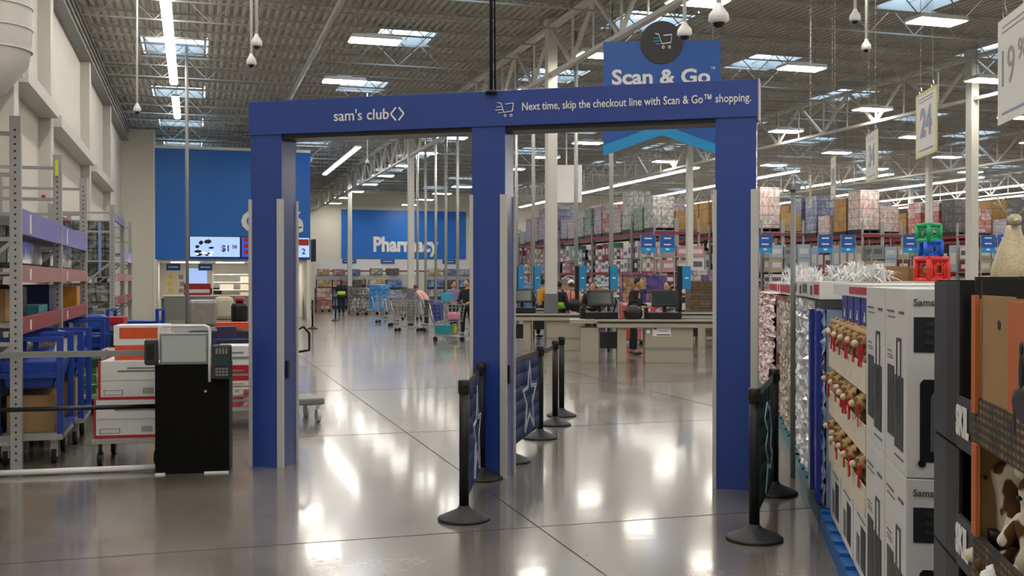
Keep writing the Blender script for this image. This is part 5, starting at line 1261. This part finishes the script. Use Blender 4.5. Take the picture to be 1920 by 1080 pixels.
# clear wrapped goods
CLR = mat('plastic_wrap', 'b9bbba', .18, noise=.35, nscale=6, bump=1.0); BLS = mat('blue_sticker', '2457b0', .35, noise=.3, nscale=9)
def crinkle(t0, t1, z0, z1, m, lab, name='wrapped_bundle', r0=.02, w=.5, amp=.02, seed=1, cat='wrapped goods'):
    b = MB(); g = random.Random(seed); ny, nz = 26, 44; grid = []
    for i in range(ny+1):
        grid.append([(-abs(g.gauss(0, amp*.6)), (t1-t0)*i/ny, (z1-z0)*j/nz) for j in range(nz+1)])
    for i in range(ny):
        for j in range(nz): b.quad([grid[i][j], grid[i+1][j], grid[i+1][j+1], grid[i][j+1]])
    L = t1-t0; H = z1-z0
    b.quad([(0,0,0),(w,0,0),(w,0,H),(0,0,H)]); b.quad([(0,L,0),(0,L,H),(w,L,H),(w,L,0)]); b.quad([(0,0,H),(w,0,H),(w,L,H),(0,L,H)]); b.quad([(w,0,0),(w,L,0),(w,L,H),(w,0,H)]); b.quad([(0,0,0),(0,L,0),(w,L,0),(w,0,0)])
    return tag(b.build(name, m, None, row(t0, r0, z0), RR, recalc=False), lab, cat)
crinkle(3.2, 3.75, .135, 1.45, mat('bluewhite_pack', '8f9fc0', .3, noise=.5, nscale=7, bump=.8), 'blue and white shiny packs right of the grey pole', seed=3)
for k, (t0, t1) in enumerate(((3.3, 3.42), (3.8, 3.95))):
    b = MB(); b.box(0, .03, 0, t1-t0, 0, 1.3); tag(b.build('blue_strip', mat('strip_royal', '2238a0', .35), None, row(t0, -.035, .14), RR), 'upright royal blue strip on the wrapped packs, %s one' % ['nearer', 'farther'][k], 'strip')
crinkle(3.95, 5.9, .135, 1.50, CLR, 'tall crinkled clear plastic wrapped goods beside the grey pole', seed=5, amp=.03)
for k, (t0, t1, lab) in enumerate(((3.25, 4.2, 'nearer'), (4.25, 5.3, 'middle'), (5.35, 6.2, 'farther'))):
    b = MB(); b.box(0, .6, 0, t1-t0, 0, .12, 0); b.box(-.004, 0, .05, (t1-t0)*.45, .03, .10, 1 if k == 0 else 2); b.box(-.004, 0, (t1-t0)*.6, (t1-t0)*.75, .02, .09, 2)
    tag(b.build('flat_carton', [WCARD, RED, PRT], None, row(t0, -.02, 1.52), RR, bevel=.004), 'flat white printed carton on the wrapped goods, %s' % lab, 'box')
# red and white goods + snacks further along
RWB = case_mat('red_white_bags', 'b52b3a', 'e0d8d4', 'e8e4e0', .13, .17, .35, .5); SNB = case_mat('snack_mix', '9a7350', 'c9bfa8', '5f4a3a', .2, .24, .4, .55)
crinkle(6.3, 8.6, .135, 1.42, SNB, 'tan and silver snack goods in the pallet display beyond the pole', seed=8, amp=.025)
crinkle(8.7, 14.5, .135, 1.46, RWB, 'red and white gift bags along the far part of the row', seed=9, amp=.05, r0=-.02)
for k, (t0, t1) in enumerate(((6.4, 8.5), (8.8, 11.2))):
    b = MB(); b.box(0, .5, 0, t1-t0, 0, .12, 0); b.box(-.004, 0, .2, (t1-t0)-.2, .02, .1, 1); b.box(.0, .5, -.004, 0, .02, .1, 1); tag(b.build('header_card', [WCARD, RED], None, row(t0, 0, 1.50), RR), 'white header carton with red band above the snack goods, %s' % ['nearer', 'farther'][k], 'box')
# white bows / tinsel heaps on top
def heap(t0, r0, z0, lab, s, seed):
    g = random.Random(seed); b = MB()
    for k in range(170):
        a = g.uniform(0, 6.283); el = g.uniform(.05, 1.4); L = s*g.uniform(.5, 1)
        base = Vector((g.uniform(-.15, .15)*s*2, g.uniform(-.5, .5)*s*2, 0)); d = Vector((math.cos(a)*math.cos(el), math.sin(a)*math.cos(el), math.sin(el)))
        side = d.cross(Vector((0,0,1))).normalized()*.006
        p1 = base+d*L*.55+Vector((g.uniform(-.02,.02),g.uniform(-.02,.02),.03)); p2 = base+d*L+Vector((g.uniform(-.05,.05),g.uniform(-.05,.05),-.03))
        b.quad([base-side, base+side, p1+side*1.5, p1-side*1.5]); b.quad([p1-side*1.5, p1+side*1.5, p2+side*.3, p2-side*.3])
    o = b.build('tinsel_bow', mat('white_tinsel', 'ecebe9', .35), None, row(t0, r0, z0), RR, recalc=False); return tag(o, lab, 'bow')
heap(3.4, .35, 1.64, 'frilly white tinsel bow heap, nearest on the flat cartons', .17, 1); heap(4.0, .3, 1.64, 'frilly white tinsel bow heap, second beside the nearest', .2, 2); heap(5.0, .3, 1.64, 'frilly white tinsel bow heap left of the pole top cartons', .2, 3)
heap(7.4, .25, 1.62, 'frilly white tinsel bow heap on the snack header carton', .24, 4); heap(9.4, .25, 1.62, 'frilly white tinsel bow heap beside the gate edge', .3, 5)
vpipe(1487, 8.9, 0, hz(350, 8.9), .022, 'slim grey upright post in front of the clear wrapped goods', GREY, 'sign_post')
# second merchandise row behind: kraft cartons with yellow edge
for k, (px, Z, w, y0, lab) in enumerate(((1650, 10.1, .42, 500, 'kraft carton behind the luggage boxes, left'), (1710, 10.1, .30, 503, 'kraft carton behind the luggage boxes, beside the gift light'), (1612, 10.5, .3, 505, 'dark topped kraft carton left of the others'))):
    x, y = pz(px, Z); b = MB(); b.box(-w/2, w/2, -.3, .3, 0, hz(y0, Z)-1.15, 0); b.box(-.03, .03, -.302, -.3, .42, .5, 1); tag(b.build('carton', [KRAFT, BEAMR], None, (x, y, 1.15), RR, bevel=.005), lab, 'box')
x, y = pz(1675, 10.2); b = MB(); b.box(-.32, .5, -.3, .5, 0, 1.15); b.box(-.34, .52, -.32, .52, 1.08, 1.148, 1)
tag(b.build('display_table', [CREAMC, mat('yellow_edge', 'd8c76a', .6)], None, (x, y, 0), RR), 'cream display block with yellow edge under the kraft cartons', 'display table')
# gift box light decoration
def giftbox(px, Z, py0, py1, m, lab, rot):
    x, y = pz(px, Z); z0, z1 = hz(py1, Z), hz(py0, Z); s = (z1-z0)/2; t = thing('gift_box_light', lab, 'decoration', (x, y, z0+s), rot)
    b = MB(); C = [Vector((a*s*.92, c*s*.92, d*s*.92)) for a in (-1, 1) for c in (-1, 1) for d in (-1, 1)]
    for i in range(8):
        for j in range(i+1, 8):
            if abs((C[i]-C[j]).length-2*s*.92) < .01: b.tube([C[i], C[j]], s*.24, 8)
    b.build('tinsel_frame', m, t)
    b = MB(); g = random.Random(px)
    for k in range(5):
        f = .75-.12*k
        for sg in (-1, 1):
            q = [(-s*f, sg*s*.9, -s*f), (s*f, sg*s*.9, -s*f), (s*f, sg*s*.9, s*f), (-s*f, sg*s*.9, s*f)]
            if k in (1, 3): 
                for u, v in zip(q, q[1:]+q[:1]): b.tube([u, v], s*.10, 6)
    b.ball((0, 0, s*1.0), (s*.35, s*.2, s*.15), 0, 1); b.build('garland', m, t)
def tins(nm, c): return mat(nm, c, .35, noise=.3, nscale=40, bump=.8)
giftbox(1747, 9.4, 484, 527, tins('tinsel_red', 'd8342c'), 'red tinsel gift box frame, lowest of the stacked three', RR+R(25)); giftbox(1745, 9.4, 452, 484, tins('tinsel_blue', '2468d8'), 'blue tinsel gift box frame, middle of the stacked three', RR+R(10)); giftbox(1741, 9.4, 421, 452, tins('tinsel_green', '1fae6e'), 'green tinsel gift box frame, top of the stacked three', RR+R(35))
x, y = pz(1746, 9.4); b = MB(); b.box(-.25, .25, -.25, .25, 0, hz(527, 9.4)-.002); tag(b.build('display_block', CREAMC, None, (x, y, 0), RR), 'cream block that carries the stacked tinsel gift boxes', 'display block')
# gold figure
x, y = pz(1900, 7.0)
t = thing('gold_figure', 'glittering champagne wire reindeer figure at the right edge', 'decoration', (x, y, 1.60), RR); t.scale = (.85, .85, .62); GLD = mat('champagne_glitter', 'b9ab8c', .4, .3, noise=.5, nscale=60, bump=.6)
b = MB(); g = random.Random(8)
b.lathe([(.17, 0), (.16, .2), (.11, .42), (.06, .58), (.05, .66)], 18); b.build('body', GLD, t)
b = MB(); b.ball((0, -.03, .72), (.05, .08, .06), 0, 2); b.ball((0, -.10, .70), (.028, .05, .03), 0, 2); b.build('head', GLD, t)
b = MB()
for s in (-1, 1):
    b.tube([(s*.03, 0, .76), (s*.09, .0, .86), (s*.12, 0, .97)], .008, 6); b.tube([(s*.09, 0, .86), (s*.15, 0, .90)], .007, 6); b.tube([(s*.1, 0, .9), (s*.05, 0, .96)], .006, 6)
b.build('antler', GLD, t)
b = MB(); b.box(-.3, .3, -.3, .3, 0, 1.60); tag(b.build('display_block', CREAMC, None, (x, y, 0), RR), 'cream block that carries the champagne reindeer figure', 'display block')

# hanging price cards
YEL = mat('card_edge_yellow', 'c9c67a', .5); CARD = mat('card_face', 'd4d3cd', .45, noise=.03); CPR = mat('card_print', '8a93a5', .5); CPW = mat('card_print_grey', '8d8e8c', .5)
for i, (px, Z, py0, py1, w, num, lab) in enumerate(((1901, 6.2, 20, 222, .62, '19.98', 'nearest, with thin grey price digits, at the right edge'), (1736, 9.6, 172, 290, .62, '24', 'second, yellow edged with large blurred digits'), (1634, 12.6, 250, 338, .62, '34', 'third in the receding line'),
        (1562, 16, 296, 372, .5, '98', 'fourth, narrow looking and all white'), (1519, 18.5, 335, 390, .5, '12', 'fifth and smallest, yellowish'))):
    x, y = pz(px, Z); z0, z1 = hz(py1, Z), hz(py0, Z); rz = -YAW+R(90-{0: 8.5, 1: 5.5, 2: 7, 3: 9.5, 4: 13}[i])
    t = thing('price_card', 'hanging white price card, '+lab, 'price card', (x, y, z0), rz)
    h = z1-z0; b = MB(); b.box(-w/2, w/2, -.004, .004, 0, h); b.build('card', CARD, t)
    if i: b = MB(); b.box(-w/2-.01, -w/2+.01, -.006, .006, 0, h); b.box(w/2-.01, w/2+.01, -.006, .006, 0, h); b.box(-w/2, w/2, -.006, .006, -.01, .01); b.box(-w/2, w/2, -.006, .006, h-.01, h+.01); b.build('yellow_edge', YEL, t)
    for sd in (-1, 1):
        text(num if i else '19\u2009\u2079\u2078' if False else '19', h*(.62 if i else .5), CPW if i == 0 else CPR, t, (0 if i else -sd*(-.13), sd*.006, h*.5), rot=(R(90), 0, 0 if sd < 0 else R(180)), bold=.012 if i else -.001, ext=.001)
        if i == 0: text('98', h*.28, CPW, t, (sd*-.16, sd*.006, h*.6), rot=(R(90), 0, 0 if sd < 0 else R(180)), ext=.001)
        b = MB()
        for k in range(2): b.box(-w*.35, w*.35, sd*.005, sd*.007, h*(.86+.05*k), h*(.87+.05*k))
        b.box(-w*.35, w*.35, sd*.005, sd*.007, h*.08, h*.1); b.build('small_print', CPR, t)
    b = MB()
    for xx in (-w*.3, w*.3):
        b.tube([(xx+.035*math.cos(k*math.pi/6), 0, h+.03+.035*math.sin(k*math.pi/6)) for k in range(13)], .004, 5)
        b.tube([(xx, 0, h+.065), (xx, 0, ZD-.65-z0)], .0015, 4)
    b.build('ring_hanger', CHROME, t)
